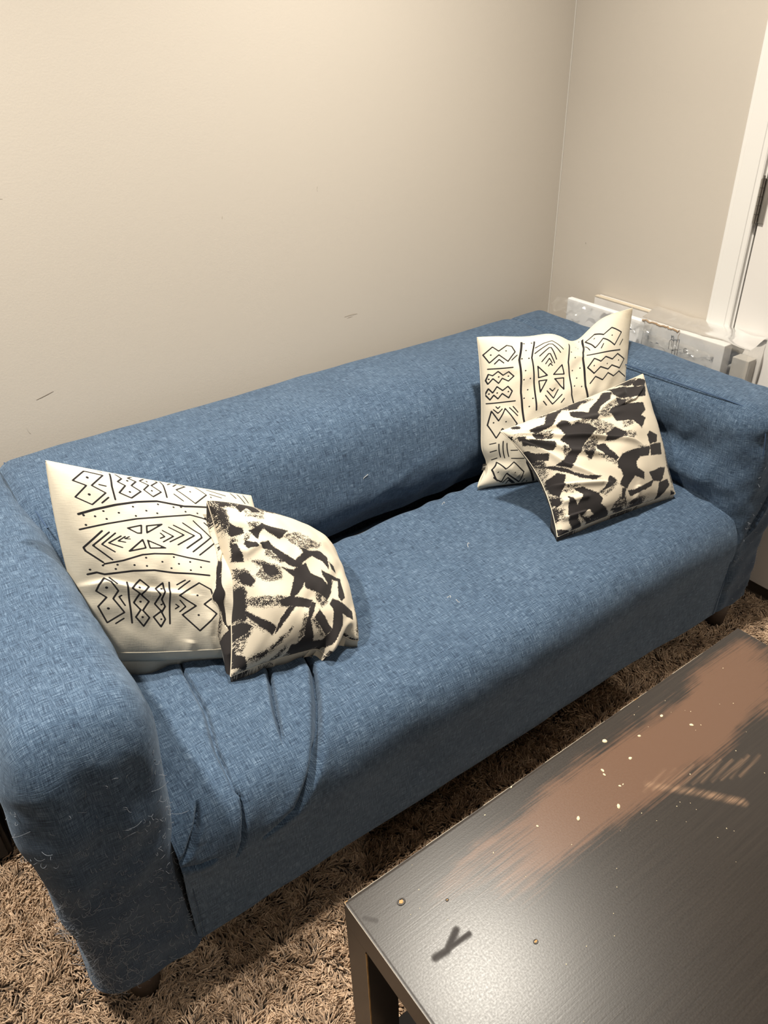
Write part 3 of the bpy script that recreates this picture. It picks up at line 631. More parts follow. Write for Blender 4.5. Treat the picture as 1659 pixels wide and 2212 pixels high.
#@endpillow
from mathutils.bvhtree import BVHTree
def bvh_of(objs):
    V, F = [], []
    for o in objs:
        k = len(V); V += [v.co.copy() for v in o.data.vertices]; F += [tuple(i+k for i in p_.vertices) for p_ in o.data.polygons]
    return BVHTree.FromPolygons(V, F)
SOFA_BVH = None; CUSHION_BVH = []
def settle(P, trees, gap=.12):
    """push the points of a cushion out of whatever it rests against"""
    sh = P.shape; Q = P.reshape(-1, 3).copy()
    for t in trees:
        for k in range(len(Q)):
            hit = t.find_nearest(Vector(Q[k])*S, .09)
            if hit[0] is not None:
                e = Vector(Q[k])*S-hit[0]; d = e.dot(hit[1])
                if -.045 < d < gap*S and abs(d) > .93*e.length: Q[k] += np.array(hit[1])*(gap-d/S)
    return Q.reshape(sh)
INK = {
 'left_line': [
  ('C',0.28,[(-0.714,0.953),(-0.825,0.834),(-0.726,0.798),(-0.834,0.67),(-0.716,0.608),(-0.582,0.743),(-0.683,0.805),(-0.561,0.937)]),
  ('D',0.5,[(-0.701,0.885)]),
  ('D',0.5,[(-0.72,0.709)]),
  ('L',0.28,[(-0.628,0.987),(-0.559,0.98)]),
  ('L',0.28,[(-0.619,0.825),(-0.564,0.817)]),
  ('L',0.3,[(-0.569,0.697),(-0.634,0.634)]),
  ('L',0.34,[(-0.488,0.993),(-0.514,0.821),(-0.517,0.681)]),
  ('C',0.3,[(-0.452,0.99),(-0.401,0.934),(-0.449,0.887),(-0.391,0.853),(-0.465,0.762),(-0.372,0.717),(-0.267,0.806),(-0.335,0.864),(-0.277,0.923),(-0.34,0.954),(-0.258,1.004),(-0.353,1.004)]),
  ('D',0.45,[(-0.355,0.918)]),
  ('D',0.45,[(-0.369,0.785)]),
  ('C',0.28,[(-0.223,1.004),(-0.152,1.004),(-0.239,0.94),(-0.171,0.898),(-0.235,0.831),(-0.171,0.759),(-0.075,0.83),(-0.147,0.898),(-0.064,0.964),(-0.099,1.004),(-0.072,1.004)]),
  ('D',0.4,[(-0.171,0.946)]),
  ('D',0.4,[(-0.163,0.83)]),
  ('L',0.32,[(-0.036,1.004),(-0.021,0.932),(-0.041,0.77)]),
  ('L',0.25,[(0.067,1.004),(0.075,0.981),(0.028,0.949)]),
  ('L',0.25,[(0.099,1.004),(0.136,0.983),(0.076,0.934)]),
  ('L',0.28,[(0.042,0.824),(0.107,0.748)]),
  ('L',0.28,[(0.072,1.004),(0.214,0.965),(0.088,0.89),(0.223,0.734),(0.4,0.882),(0.313,0.997),(0.411,1.004),(0.249,1.004)]),
  ('D',0.4,[(0.231,0.893)]),
  ('L',0.25,[(0.493,1.004),(0.675,1.001)]),
  ('L',0.25,[(0.443,0.966),(0.637,0.92)]),
  ('L',0.25,[(0.445,0.901),(0.568,0.875)]),
  ('D',0.4,[(0.44,0.857)]),
  ('L',0.3,[(0.757,0.908),(0.715,1.004),(0.799,1.004),(0.846,0.848)]),
  ('L',0.3,[(0.874,1.008),(0.902,0.869)]),
  ('L',0.46,[(-0.838,0.505),(-0.71,0.56),(-0.531,0.624),(-0.343,0.677),(-0.149,0.71),(-0.008,0.694),(0.1,0.681),(0.337,0.706)]),
  ('L',0.34,[(-0.855,0.356),(-0.635,0.425),(-0.388,0.49),(-0.173,0.528),(0.126,0.585),(0.237,0.561),(0.345,0.517)]),
  ('L',0.34,[(-0.692,0.349),(-0.858,0.182),(-0.849,0.148),(-0.742,0.037)]),
  ('L',0.3,[(-0.638,0.339),(-0.788,0.202),(-0.667,0.063)]),
  ('L',0.28,[(-0.591,0.332),(-0.72,0.215),(-0.633,0.141)]),
  ('L',0.28,[(-0.552,0.304),(-0.664,0.23),(-0.565,0.186)]),
  ('L',0.25,[(-0.519,0.301),(-0.586,0.252),(-0.529,0.241)]),
  ('L',0.22,[(-0.487,0.3),(-0.527,0.277),(-0.485,0.276)]),
  ('C',0.3,[(-0.481,0.388),(-0.359,0.425),(-0.379,0.339),(-0.412,0.34)]),
  ('C',0.3,[(-0.315,0.421),(-0.171,0.45),(-0.329,0.347)]),
  ('C',0.3,[(-0.383,0.273),(-0.375,0.187),(-0.519,0.15)]),
  ('C',0.3,[(-0.341,0.268),(-0.201,0.193),(-0.338,0.186)]),
  ('L',0.28,[(-0.209,0.352),(-0.178,0.316),(-0.223,0.295)]),
  ('L',0.28,[(-0.184,0.382),(-0.095,0.324),(-0.205,0.258)]),
  ('L',0.28,[(-0.117,0.423),(0.01,0.346),(-0.144,0.261)]),
  ('L',0.3,[(-0.066,0.448),(0.109,0.345),(-0.075,0.232)]),
  ('L',0.32,[(0.031,0.482),(0.172,0.364),(0.175,0.326),(0.001,0.199)]),
  ('L',0.3,[(0.143,0.518),(0.271,0.334),(0.046,0.16)]),
  ('L',0.3,[(0.245,0.504),(0.33,0.4)]),
  ('L',0.3,[(0.296,0.274),(0.098,0.125)]),
  ('L',0.34,[(-0.734,0.021),(-0.589,0.054),(-0.417,0.116),(-0.314,0.129),(-0.149,0.13),(-0.014,0.093),(0.174,0.051)]),
  ('L',0.4,[(-0.875,-0.081),(-0.806,-0.063),(-0.752,-0.083),(-0.524,-0.05),(-0.35,-0.044),(-0.18,-0.071),(-0.021,-0.081),(0.138,-0.1)]),
  ('C',0.3,[(-0.764,-0.12),(-0.816,-0.188),(-0.848,-0.249),(-0.781,-0.315),(-0.865,-0.407),(-0.828,-0.576),(-0.673,-0.473),(-0.734,-0.33),(-0.681,-0.251),(-0.72,-0.157)]),
  ('D',0.5,[(-0.765,-0.217)]),
  ('D',0.5,[(-0.791,-0.429)]),
  ('L',0.28,[(-0.724,-0.114),(-0.678,-0.178)]),
  ('L',0.28,[(-0.655,-0.402),(-0.685,-0.311),(-0.663,-0.298)]),
  ('L',0.28,[(-0.687,-0.535),(-0.763,-0.587)]),
  ('L',0.32,[(-0.597,-0.165),(-0.609,-0.313),(-0.63,-0.585)]),
  ('C',0.32,[(-0.487,-0.14),(-0.568,-0.226),(-0.516,-0.281),(-0.58,-0.375),(-0.537,-0.451),(-0.591,-0.524),(-0.54,-0.622),(-0.476,-0.535),(-0.52,-0.458),(-0.452,-0.368),(-0.507,-0.295),(-0.425,-0.215)]),
  ('D',0.45,[(-0.507,-0.221)]),
  ('D',0.45,[(-0.523,-0.367)]),
  ('D',0.45,[(-0.535,-0.527)]),
  ('C',0.32,[(-0.302,-0.176),(-0.375,-0.237),(-0.344,-0.299),(-0.406,-0.394),(-0.361,-0.471),(-0.439,-0.53),(-0.392,-0.635),(-0.341,-0.558),(-0.36,-0.485),(-0.32,-0.424),(-0.341,-0.348),(-0.301,-0.266)]),
  ('D',0.4,[(-0.325,-0.238)]),
  ('D',0.4,[(-0.35,-0.403)]),
  ('D',0.4,[(-0.376,-0.556)]),
  ('L',0.32,[(-0.244,-0.17),(-0.309,-0.607)]),
  ('L',0.28,[(-0.182,-0.199),(-0.098,-0.149)]),
  ('L',0.28,[(-0.178,-0.248),(-0.059,-0.156)]),
  ('L',0.28,[(-0.226,-0.403),(-0.201,-0.428),(-0.236,-0.452)]),
  ('L',0.28,[(-0.184,-0.362),(-0.143,-0.431),(-0.203,-0.484)]),
  ('C',0.32,[(0.019,-0.181),(-0.182,-0.311),(-0.049,-0.427),(-0.185,-0.517),(-0.054,-0.693),(0.128,-0.52),(0.028,-0.412),(0.126,-0.341),(0.117,-0.254)]),
  ('D',0.45,[(-0.019,-0.315)]),
  ('D',0.45,[(-0.041,-0.526)]),
  ('D',0.42,[(-0.802,0.495)]),
  ('D',0.42,[(-0.717,0.492)]),
  ('D',0.42,[(-0.64,0.551)]),
  ('D',0.42,[(-0.63,0.473)]),
  ('D',0.42,[(-0.518,0.544)]),
  ('D',0.42,[(-0.384,0.621)]),
  ('D',0.42,[(-0.383,0.522)]),
  ('D',0.42,[(-0.276,0.589)]),
  ('D',0.42,[(-0.151,0.674)]),
  ('D',0.42,[(-0.185,0.569)]),
  ('D',0.42,[(-0.011,0.658)]),
  ('D',0.42,[(0.061,0.667)]),
  ('D',0.42,[(0.092,0.618)]),
  ('D',0.42,[(0.207,0.612)]),
  ('D',0.42,[(0.325,0.652)]),
  ('D',0.42,[(0.273,0.562)]),
  ('D',0.42,[(-0.802,0.402)]),
  ('D',0.42,[(-0.749,0.006)]),
  ('D',0.42,[(-0.638,0.012)]),
  ('D',0.42,[(-0.506,0.009)]),
  ('D',0.42,[(-0.395,0.085)]),
  ('D',0.42,[(-0.405,-0.0)]),
  ('D',0.42,[(-0.263,0.045)]),
  ('D',0.42,[(-0.147,0.097)]),
  ('D',0.42,[(-0.118,0.025)]),
  ('D',0.42,[(-0.011,0.047)]),
  ('D',0.42,[(-0.027,-0.043)]),
  ('D',0.42,[(-0.194,-0.022)]),
  ('D',0.42,[(0.077,-0.009)]),
  ('D',0.42,[(-0.85,-0.035)]),
  ('D',0.42,[(-0.659,-0.03)]),
 ],
 'left_brush': [
  ('P',1.0,[(-1.006,1.006),(-0.994,1.006),(-0.998,0.94),(-0.974,0.811),(-1.0,0.8),(-1.003,0.921)]),
  ('S',0.75,[(-0.931,0.872),(-0.853,0.851),(-0.874,0.756),(-0.941,0.734),(-0.963,0.817)]),
  ('S',0.62,[(-0.805,0.996),(-0.578,0.98),(-0.657,0.896),(-0.846,0.936)]),
  ('P',1.0,[(-0.586,0.984),(-0.436,0.971),(-0.381,0.847),(-0.509,0.826),(-0.558,0.894),(-0.686,0.813),(-0.717,0.885)]),
  ('P',1.0,[(-0.896,0.675),(-0.828,0.618),(-0.752,0.599),(-0.751,0.531),(-0.918,0.518),(-0.94,0.562)]),
  ('P',1.0,[(-0.947,0.46),(-0.915,0.435),(-0.879,0.436),(-0.881,0.32),(-0.86,0.281),(-0.843,0.194),(-0.971,0.248)]),
  ('S',0.5,[(-0.938,0.526),(-0.863,0.492),(-0.871,0.42),(-0.935,0.405)]),
  ('P',1.0,[(-0.651,0.633),(-0.531,0.613),(-0.455,0.669),(-0.344,0.61),(-0.096,0.589),(-0.218,0.491),(-0.272,0.449),(-0.404,0.521),(-0.47,0.586),(-0.514,0.552),(-0.584,0.441),(-0.614,0.491),(-0.666,0.562),(-0.578,0.589)]),
  ('S',0.55,[(-0.685,0.683),(-0.479,0.682),(-0.525,0.576),(-0.637,0.567)]),
  ('S',0.42,[(-0.626,0.851),(-0.232,0.958),(-0.397,0.725),(-0.453,0.733),(-0.64,0.764)]),
  ('P',1.0,[(-0.761,0.446),(-0.656,0.394),(-0.621,0.336),(-0.779,0.329),(-0.792,0.398)]),
  ('S',0.55,[(-0.742,0.537),(-0.668,0.505),(-0.753,0.402),(-0.79,0.439)]),
  ('P',1.0,[(-0.607,0.372),(-0.437,0.425),(-0.404,0.348),(-0.263,0.225),(-0.136,0.14),(-0.025,0.223),(0.06,0.289),(0.206,0.256),(0.005,0.14),(-0.096,0.031),(-0.236,0.077),(-0.364,0.173),(-0.439,0.291),(-0.555,0.317)]),
  ('S',0.55,[(-0.541,0.305),(-0.414,0.276),(-0.286,0.13),(-0.344,0.089),(-0.547,0.227)]),
  ('S',0.5,[(-0.216,0.504),(0.046,0.615),(0.233,0.525),(0.342,0.403),(0.042,0.287),(-0.1,0.405)]),
  ('P',1.0,[(0.002,0.348),(0.164,0.309),(0.355,0.337),(0.453,0.249),(0.421,0.045),(0.35,0.169),(0.201,0.24),(0.045,0.229)]),
  ('S',0.55,[(0.222,0.504),(0.432,0.49),(0.349,0.37),(0.217,0.377)]),
  ('S',0.58,[(-0.785,0.202),(-0.588,0.169),(-0.368,0.051),(-0.378,-0.099),(-0.566,-0.101),(-0.739,-0.007),(-0.647,0.079)]),
  ('P',1.0,[(-0.621,0.136),(-0.456,0.087),(-0.411,-0.034),(-0.55,-0.039),(-0.613,0.036)]),
  ('S',0.55,[(-0.982,0.165),(-0.819,0.102),(-0.749,-0.043),(-0.797,-0.12),(-0.931,-0.08),(-0.987,0.062)]),
  ('P',1.0,[(-0.944,0.086),(-0.808,0.047),(-0.756,-0.067),(-0.835,-0.11),(-0.926,-0.046)]),
  ('P',1.0,[(-0.368,0.051),(-0.19,0.008),(0.037,0.115),(0.084,-0.029),(0.251,-0.103),(0.361,-0.229),(0.474,-0.128),(0.315,-0.402),(0.139,-0.303),(-0.045,-0.225),(-0.048,-0.144),(-0.094,-0.223),(-0.184,-0.295),(-0.273,-0.364),(-0.32,-0.36),(-0.218,-0.136),(-0.191,-0.084)]),
  ('P',1.0,[(-0.491,-0.354),(-0.314,-0.323),(-0.16,-0.349),(0.061,-0.397),(-0.017,-0.493),(-0.242,-0.459),(-0.449,-0.418)]),
  ('S',0.56,[(-0.998,-0.197),(-0.86,-0.239),(-0.314,-0.323),(-0.329,-0.445),(-0.746,-0.388),(-0.989,-0.241)]),
  ('P',1.0,[(-0.999,-0.232),(-0.965,-0.299),(-0.796,-0.461),(-0.504,-0.642),(-0.541,-0.727),(-0.717,-0.605),(-0.89,-0.439),(-0.999,-0.273)]),
  ('S',0.45,[(-0.999,-0.254),(-0.921,-0.414),(-0.796,-0.527),(-0.686,-0.657),(-0.843,-0.544),(-0.998,-0.369)]),
  ('P',1.0,[(-0.242,-0.459),(-0.333,-0.542),(-0.425,-0.639),(-0.508,-0.719),(-0.489,-0.645),(-0.444,-0.554),(-0.329,-0.445)]),
  ('P',1.0,[(-1.002,-0.457),(-0.932,-0.475),(-0.831,-0.559),(-0.917,-0.622),(-0.999,-0.618),(-1.001,-0.532)]),
  ('S',0.55,[(-1.002,-0.424),(-0.951,-0.442),(-0.806,-0.579),(-0.88,-0.68),(-0.931,-0.827),(-0.999,-0.731),(-1.001,-0.611)]),
  ('P',1.0,[(-1.003,-0.716),(-0.988,-0.795),(-0.893,-0.853),(-0.823,-0.962),(-0.799,-1.006),(-0.999,-0.926)]),
  ('S',0.55,[(-0.859,-0.895),(-0.563,-0.858),(-0.344,-0.737),(-0.252,-0.674),(-0.304,-0.778),(-0.468,-0.893),(-0.647,-0.961),(-0.817,-0.936)]),
  ('P',1.0,[(-0.763,-0.904),(-0.551,-0.892),(-0.441,-0.803),(-0.354,-0.757),(-0.499,-0.885),(-0.637,-0.937)]),
  ('S',0.55,[(-0.68,-1.006),(-0.47,-0.989),(-0.321,-0.894),(-0.273,-0.923),(-0.324,-1.001),(-0.571,-1.006)]),
  ('P',1.0,[(-0.563,-1.006),(-0.383,-0.999),(-0.282,-0.975),(-0.403,-1.006),(-0.532,-1.006)]),
  ('P',1.0,[(-0.224,-0.901),(-0.124,-0.908),(-0.057,-0.834),(-0.086,-0.705),(-0.025,-0.522),(0.041,-0.41),(0.103,-0.443),(-0.018,-0.656),(0.117,-0.931),(0.277,-0.934),(0.394,-0.807),(0.393,-0.557),(0.335,-0.478),(0.405,-0.393),(0.592,-0.494),(0.789,-0.587),(0.79,-0.72),(0.563,-0.625),(0.579,-0.782),(0.496,-0.868),(0.399,-0.987),(0.301,-1.006),(0.275,-0.997),(0.17,-1.006),(-0.09,-1.006),(-0.23,-0.983)]),
  ('S',0.55,[(-0.127,-0.564),(-0.065,-0.559),(-0.073,-0.831),(-0.137,-0.884),(-0.155,-0.771)]),
  ('P',1.0,[(0.155,-0.533),(0.258,-0.666),(0.38,-0.819),(0.299,-0.892),(0.048,-0.638)]),
  ('S',0.55,[(-0.002,-0.645),(0.104,-0.669),(0.27,-0.901),(0.193,-0.878)]),
  ('P',1.0,[(0.291,0.024),(0.404,-0.032),(0.63,-0.084),(0.621,-0.222),(0.64,-0.383),(0.556,-0.449),(0.513,-0.385),(0.573,-0.124),(0.457,-0.1),(0.386,-0.316),(0.294,-0.416),(0.346,-0.174),(0.282,-0.056)]),
  ('P',1.0,[(0.464,0.181),(0.546,0.097),(0.576,0.01),(0.485,0.053)]),
  ('S',0.55,[(0.096,-0.234),(0.291,-0.289),(0.302,-0.461),(0.194,-0.508),(0.108,-0.389)]),
  ('P',1.0,[(0.867,-1.003),(0.961,-0.995),(0.98,-1.006),(0.578,-0.976),(0.532,-1.008),(0.452,-0.99),(0.571,-0.976),(0.93,-1.006),(0.608,-0.963)]),
  ('P',1.0,[(0.493,-1.006),(0.516,-1.006),(0.509,-1.006),(0.509,-1.006)]),
  ('S',0.55,[(0.318,-1.006),(0.432,-0.997),(0.524,-1.006),(0.431,-1.006)]),
 ],
 'left_brush_back': [
  ('P',1.0,[(-0.968,0.017),(-1.002,-0.105),(-1.001,-0.236),(-0.965,-0.151)]),
  ('P',1.0,[(-0.962,-0.365),(-0.999,-0.397),(-0.999,-0.546),(-0.948,-0.53)]),
  ('P',1.0,[(-0.947,0.39),(-0.998,0.303),(-0.996,0.214),(-0.907,0.238)]),
  ('P',1.0,[(-0.997,0.532),(-1.001,0.474),(-1.001,0.38),(-0.996,0.363)]),
  ('S',0.55,[(-0.996,0.524),(-1.002,0.413),(-1.0,0.298),(-0.986,0.368)]),
  ('P',1.0,[(-0.998,0.255),(-1.002,0.199),(-1.002,0.026),(-0.998,0.042)]),
  ('S',0.6,[(-0.993,0.141),(-1.002,0.058),(-1.001,-0.093),(-0.991,-0.004)]),
  ('P',1.0,[(-0.932,-0.533),(-0.973,-0.563),(-0.936,-0.693),(-0.868,-0.623)]),
  ('P',1.0,[(-0.944,-0.866),(-1.002,-0.878),(-1.006,-1.008),(-0.984,-0.986)]),
 ],
 'right_line': [
  ('C',0.3,[(-0.865,0.859),(-0.974,0.765),(-0.922,0.652),(-0.812,0.744),(-0.727,0.641),(-0.627,0.757),(-0.649,0.846),(-0.702,0.867),(-0.808,0.794)]),
  ('L',0.3,[(-0.874,0.631),(-0.818,0.682),(-0.778,0.629)]),
  ('L',0.28,[(-0.681,0.651),(-0.613,0.707)]),
  ('L',0.34,[(-0.944,0.575),(-0.825,0.564),(-0.684,0.555)]),
  ('C',0.3,[(-0.945,0.508),(-0.974,0.431),(-0.958,0.382),(-0.906,0.446),(-0.849,0.376),(-0.807,0.435),(-0.741,0.388),(-0.679,0.441),(-0.735,0.508),(-0.798,0.472),(-0.849,0.53),(-0.906,0.484)]),
  ('C',0.32,[(-0.955,0.322),(-0.985,0.248),(-0.942,0.174),(-0.904,0.232),(-0.861,0.178),(-0.814,0.24),(-0.74,0.172),(-0.703,0.254),(-0.751,0.322),(-0.809,0.278),(-0.868,0.337),(-0.914,0.262)]),
  ('L',0.34,[(-0.975,0.129),(-0.669,0.123)]),
  ('L',0.28,[(-0.885,0.078),(-0.866,0.052),(-0.842,0.075)]),
  ('L',0.28,[(-0.912,0.044),(-0.866,-0.009),(-0.817,0.041)]),
  ('C',0.3,[(-0.932,0.027),(-0.965,-0.157),(-0.874,-0.335),(-0.808,-0.216),(-0.73,-0.298),(-0.647,-0.173),(-0.783,0.043),(-0.855,-0.11)]),
  ('L',0.28,[(-0.732,0.045),(-0.64,-0.072)]),
  ('L',0.28,[(-0.691,0.055),(-0.635,-0.029)]),
  ('L',0.28,[(-0.94,-0.413),(-0.877,-0.4)]),
  ('L',0.28,[(-0.947,-0.522),(-0.877,-0.5)]),
  ('L',0.28,[(-0.959,-0.635),(-0.894,-0.611)]),
  ('L',0.3,[(-0.845,-0.418),(-0.848,-0.601)]),
  ('L',0.3,[(-0.796,-0.385),(-0.8,-0.617)]),
  ('L',0.3,[(-0.748,-0.418),(-0.743,-0.602)]),
  ('L',0.28,[(-0.702,-0.519),(-0.614,-0.527)]),
  ('L',0.28,[(-0.712,-0.629),(-0.52,-0.65)]),
  ('C',0.32,[(-0.915,-0.671),(-0.947,-0.772),(-0.818,-0.907),(-0.74,-0.944),(-0.736,-0.824),(-0.496,-0.967),(-0.482,-0.83),(-0.679,-0.682),(-0.782,-0.766)]),
  ('L',0.3,[(-0.718,-0.954),(-0.686,-0.887),(-0.546,-0.979)]),
  ('L',0.28,[(-0.665,-0.985),(-0.659,-0.924),(-0.524,-1.008)]),
  ('L',0.3,[(-0.867,-0.875),(-0.797,-0.924)]),
  ('L',0.3,[(-0.45,-0.977),(-0.44,-0.93)]),
  ('L',0.3,[(-0.378,-1.004),(-0.389,-0.965)]),
  ('L',0.5,[(-0.521,0.902),(-0.598,0.636),(-0.602,0.216),(-0.568,-0.123),(-0.469,-0.71),(-0.275,-1.004)]),
  ('L',0.38,[(-0.376,0.902),(-0.459,0.64),(-0.447,0.327),(-0.419,-0.035)]),
  ('L',0.28,[(-0.393,0.778),(-0.28,0.848),(-0.174,0.875),(-0.125,0.802),(-0.063,0.7)]),
  ('L',0.3,[(-0.413,0.693),(-0.229,0.818),(-0.185,0.807),(-0.103,0.652)]),
  ('L',0.3,[(-0.363,0.647),(-0.235,0.751),(-0.212,0.746),(-0.159,0.565)]),
  ('L',0.3,[(-0.345,0.567),(-0.254,0.661),(-0.235,0.658),(-0.187,0.521)]),
  ('L',0.28,[(-0.303,0.531),(-0.251,0.596),(-0.221,0.53)]),
  ('L',0.28,[(-0.271,0.497),(-0.245,0.527),(-0.219,0.494)]),
  ('C',0.32,[(-0.399,0.517),(-0.288,0.382),(-0.394,0.37)]),
  ('C',0.32,[(-0.089,0.482),(-0.211,0.379),(-0.066,0.358)]),
  ('C',0.32,[(-0.296,0.325),(-0.389,0.328),(-0.374,0.184)]),
  ('C',0.32,[(-0.2,0.322),(-0.073,0.311),(-0.079,0.169)]),
  ('L',0.3,[(-0.262,0.21),(-0.225,0.172),(-0.193,0.203)]),
  ('L',0.3,[(-0.295,0.187),(-0.214,0.081),(-0.149,0.179)]),
  ('L',0.3,[(-0.316,0.133),(-0.23,0.009),(-0.106,0.11)]),
  ('L',0.3,[(-0.343,0.065),(-0.302,0.008)]),
  ('L',0.3,[(-0.078,0.055),(-0.123,0.012)]),
  ('L',0.38,[(0.048,0.837),(-0.008,0.502),(0.009,0.246),(0.022,0.081),(0.094,-0.176)]),
  ('L',0.54,[(0.31,0.996),(0.194,0.536),(0.211,0.157),(0.273,-0.07)]),
  ('C',0.34,[(0.638,0.844),(0.518,0.807),(0.43,0.914),(0.323,0.916),(0.384,0.659),(0.501,0.755),(0.654,0.603),(0.784,0.742)]),
  ('L',0.3,[(0.285,0.802),(0.316,0.649)]),
  ('L',0.3,[(0.493,0.674),(0.452,0.618)]),
  ('L',0.3,[(0.81,0.647),(0.751,0.585)]),
  ('L',0.36,[(0.258,0.566),(0.756,0.523)]),
  ('C',0.36,[(0.342,0.494),(0.243,0.386),(0.33,0.297),(0.423,0.366),(0.545,0.315),(0.613,0.355),(0.751,0.297),(0.847,0.394),(0.711,0.482),(0.622,0.428),(0.508,0.482),(0.428,0.436)]),
  ('L',0.34,[(0.273,0.18),(0.352,0.255),(0.467,0.195),(0.546,0.27),(0.644,0.215),(0.744,0.26),(0.888,0.172)]),
  ('D',0.4,[(-0.896,0.753)]),
  ('D',0.4,[(-0.726,0.786)]),
  ('D',0.4,[(-0.946,0.444)]),
  ('D',0.4,[(-0.845,0.459)]),
  ('D',0.4,[(-0.738,0.451)]),
  ('D',0.4,[(-0.95,0.253)]),
  ('D',0.4,[(-0.868,0.255)]),
  ('D',0.4,[(-0.746,0.254)]),
  ('D',0.4,[(-0.906,-0.129)]),
  ('D',0.4,[(-0.774,-0.13)]),
  ('D',0.4,[(-0.855,-0.806)]),
  ('D',0.4,[(-0.621,-0.824)]),
  ('D',0.4,[(-0.499,0.88)]),
  ('D',0.4,[(-0.414,0.88)]),
  ('D',0.4,[(-0.504,0.757)]),
  ('D',0.4,[(-0.567,0.647)]),
  ('D',0.4,[(-0.492,0.64)]),
  ('D',0.4,[(-0.548,0.488)]),
  ('D',0.4,[(-0.493,0.378)]),
  ('D',0.4,[(-0.569,0.375)]),
  ('D',0.4,[(-0.52,0.239)]),
  ('D',0.4,[(-0.563,0.139)]),
  ('D',0.4,[(-0.462,0.121)]),
  ('D',0.4,[(-0.501,0.023)]),
  ('D',0.4,[(-0.378,-0.832)]),
  ('D',0.4,[(-0.253,-0.901)]),
  ('D',0.4,[(-0.248,-0.978)]),
  ('D',0.4,[(0.259,0.981)]),
  ('D',0.4,[(0.137,0.788)]),
  ('D',0.4,[(0.048,0.651)]),
  ('D',0.4,[(0.162,0.752)]),
  ('D',0.4,[(0.086,0.555)]),
  ('D',0.4,[(0.149,0.397)]),
  ('D',0.4,[(0.046,0.382)]),
  ('D',0.4,[(0.097,0.277)]),
  ('D',0.4,[(0.057,0.186)]),
  ('D',0.4,[(0.158,0.162)]),
  ('D',0.4,[(0.411,0.851)]),
  ('D',0.4,[(0.627,0.74)]),
  ('D',0.4,[(0.331,0.396)]),
  ('D',0.4,[(0.533,0.386)]),
  ('D',0.4,[(0.732,0.397)]),
 ],
 'right_brush': [
  ('S',0.62,[(-0.728,1.004),(-0.436,1.004),(-0.161,1.004),(-0.252,0.934),(-0.327,1.004),(-0.517,0.926),(-0.608,1.004)]),
  ('P',1.0,[(-0.735,1.004),(-0.54,1.004),(-0.369,1.004),(-0.17,1.004),(-0.369,1.004),(-0.555,1.004)]),
  ('P',1.0,[(-0.796,0.802),(-0.602,0.795),(-0.464,0.97),(-0.342,0.954),(-0.224,0.963),(-0.396,0.868),(-0.561,0.709),(-0.664,0.706),(-0.801,0.682)]),
  ('P',1.0,[(-0.152,1.004),(0.009,1.004),(-0.062,0.895),(-0.161,0.828),(-0.241,0.869)]),
  ('P',1.0,[(0.045,1.004),(0.152,1.004),(0.232,1.004),(0.152,1.004),(0.072,1.004)]),
  ('P',1.0,[(0.188,1.004),(0.352,1.004),(0.485,1.004),(0.386,1.004),(0.24,1.004)]),
  ('S',0.6,[(0.395,1.004),(0.767,1.008),(0.594,0.901),(0.501,1.004),(0.403,1.004)]),
  ('P',1.0,[(0.395,1.004),(0.485,0.933),(0.772,0.818),(0.921,0.775),(0.828,0.618),(0.58,0.662),(0.355,0.76),(0.412,0.925)]),
  ('P',1.0,[(0.593,1.004),(0.748,1.008),(0.623,0.927),(0.543,0.987)]),
  ('P',1.0,[(0.737,0.92),(0.874,0.953),(0.982,0.874),(0.892,0.795),(0.726,0.841)]),
  ('P',1.0,[(0.298,0.955),(0.404,0.893),(0.262,0.769),(0.11,0.716),(0.042,0.635),(-0.065,0.5),(-0.184,0.568),(-0.013,0.75),(0.135,0.828)]),
  ('S',0.6,[(0.053,0.655),(0.189,0.598),(0.133,0.484),(-0.032,0.562)]),
  ('P',1.0,[(-0.256,0.825),(-0.159,0.758),(-0.09,0.681),(0.029,0.643),(-0.065,0.5),(-0.252,0.595),(-0.295,0.74)]),
  ('P',1.0,[(0.349,0.741),(0.474,0.668),(0.403,0.594),(0.716,0.515),(0.698,0.391),(0.559,0.321),(0.623,0.262),(0.491,0.121),(0.403,0.293),(0.188,0.37),(0.183,0.482),(0.126,0.541),(0.212,0.61),(0.324,0.611)]),
  ('S',0.52,[(0.073,0.666),(0.39,0.73),(0.571,0.756),(0.546,0.603),(0.292,0.537),(0.101,0.529)]),
  ('P',1.0,[(-0.529,0.685),(-0.424,0.734),(-0.385,0.581),(-0.309,0.583),(-0.195,0.475),(-0.124,0.356),(-0.263,0.292),(-0.311,0.244),(-0.424,0.148),(-0.55,0.01),(-0.653,-0.065),(-0.801,0.071),(-0.673,0.102),(-0.565,0.187),(-0.532,0.294),(-0.586,0.418),(-0.498,0.504),(-0.495,0.602)]),
  ('S',0.55,[(-0.635,0.332),(-0.48,0.265),(-0.528,0.134),(-0.628,0.054),(-0.644,0.129)]),
  ('S',0.5,[(-0.342,0.623),(-0.043,0.511),(0.138,0.304),(0.027,0.233),(-0.208,0.265),(-0.216,0.421)]),
  ('P',1.0,[(-0.08,0.138),(-0.023,0.236),(0.128,0.278),(0.233,0.13),(0.108,0.079),(-0.014,0.095)]),
  ('S',0.55,[(0.18,0.2),(0.39,0.076),(0.316,0.001),(0.12,0.071)]),
  ('S',0.55,[(0.26,0.336),(0.429,0.305),(0.381,0.214),(0.22,0.22)]),
  ('S',0.62,[(-0.437,0.155),(-0.258,0.262),(-0.154,0.186),(-0.28,0.014),(-0.374,-0.056)]),
  ('P',1.0,[(-0.418,0.098),(-0.289,0.038),(-0.343,-0.069)]),
  ('P',1.0,[(-0.212,0.124),(-0.086,0.089),(-0.062,-0.023),(0.014,-0.194),(-0.025,-0.215),(-0.153,-0.067),(-0.215,0.066)]),
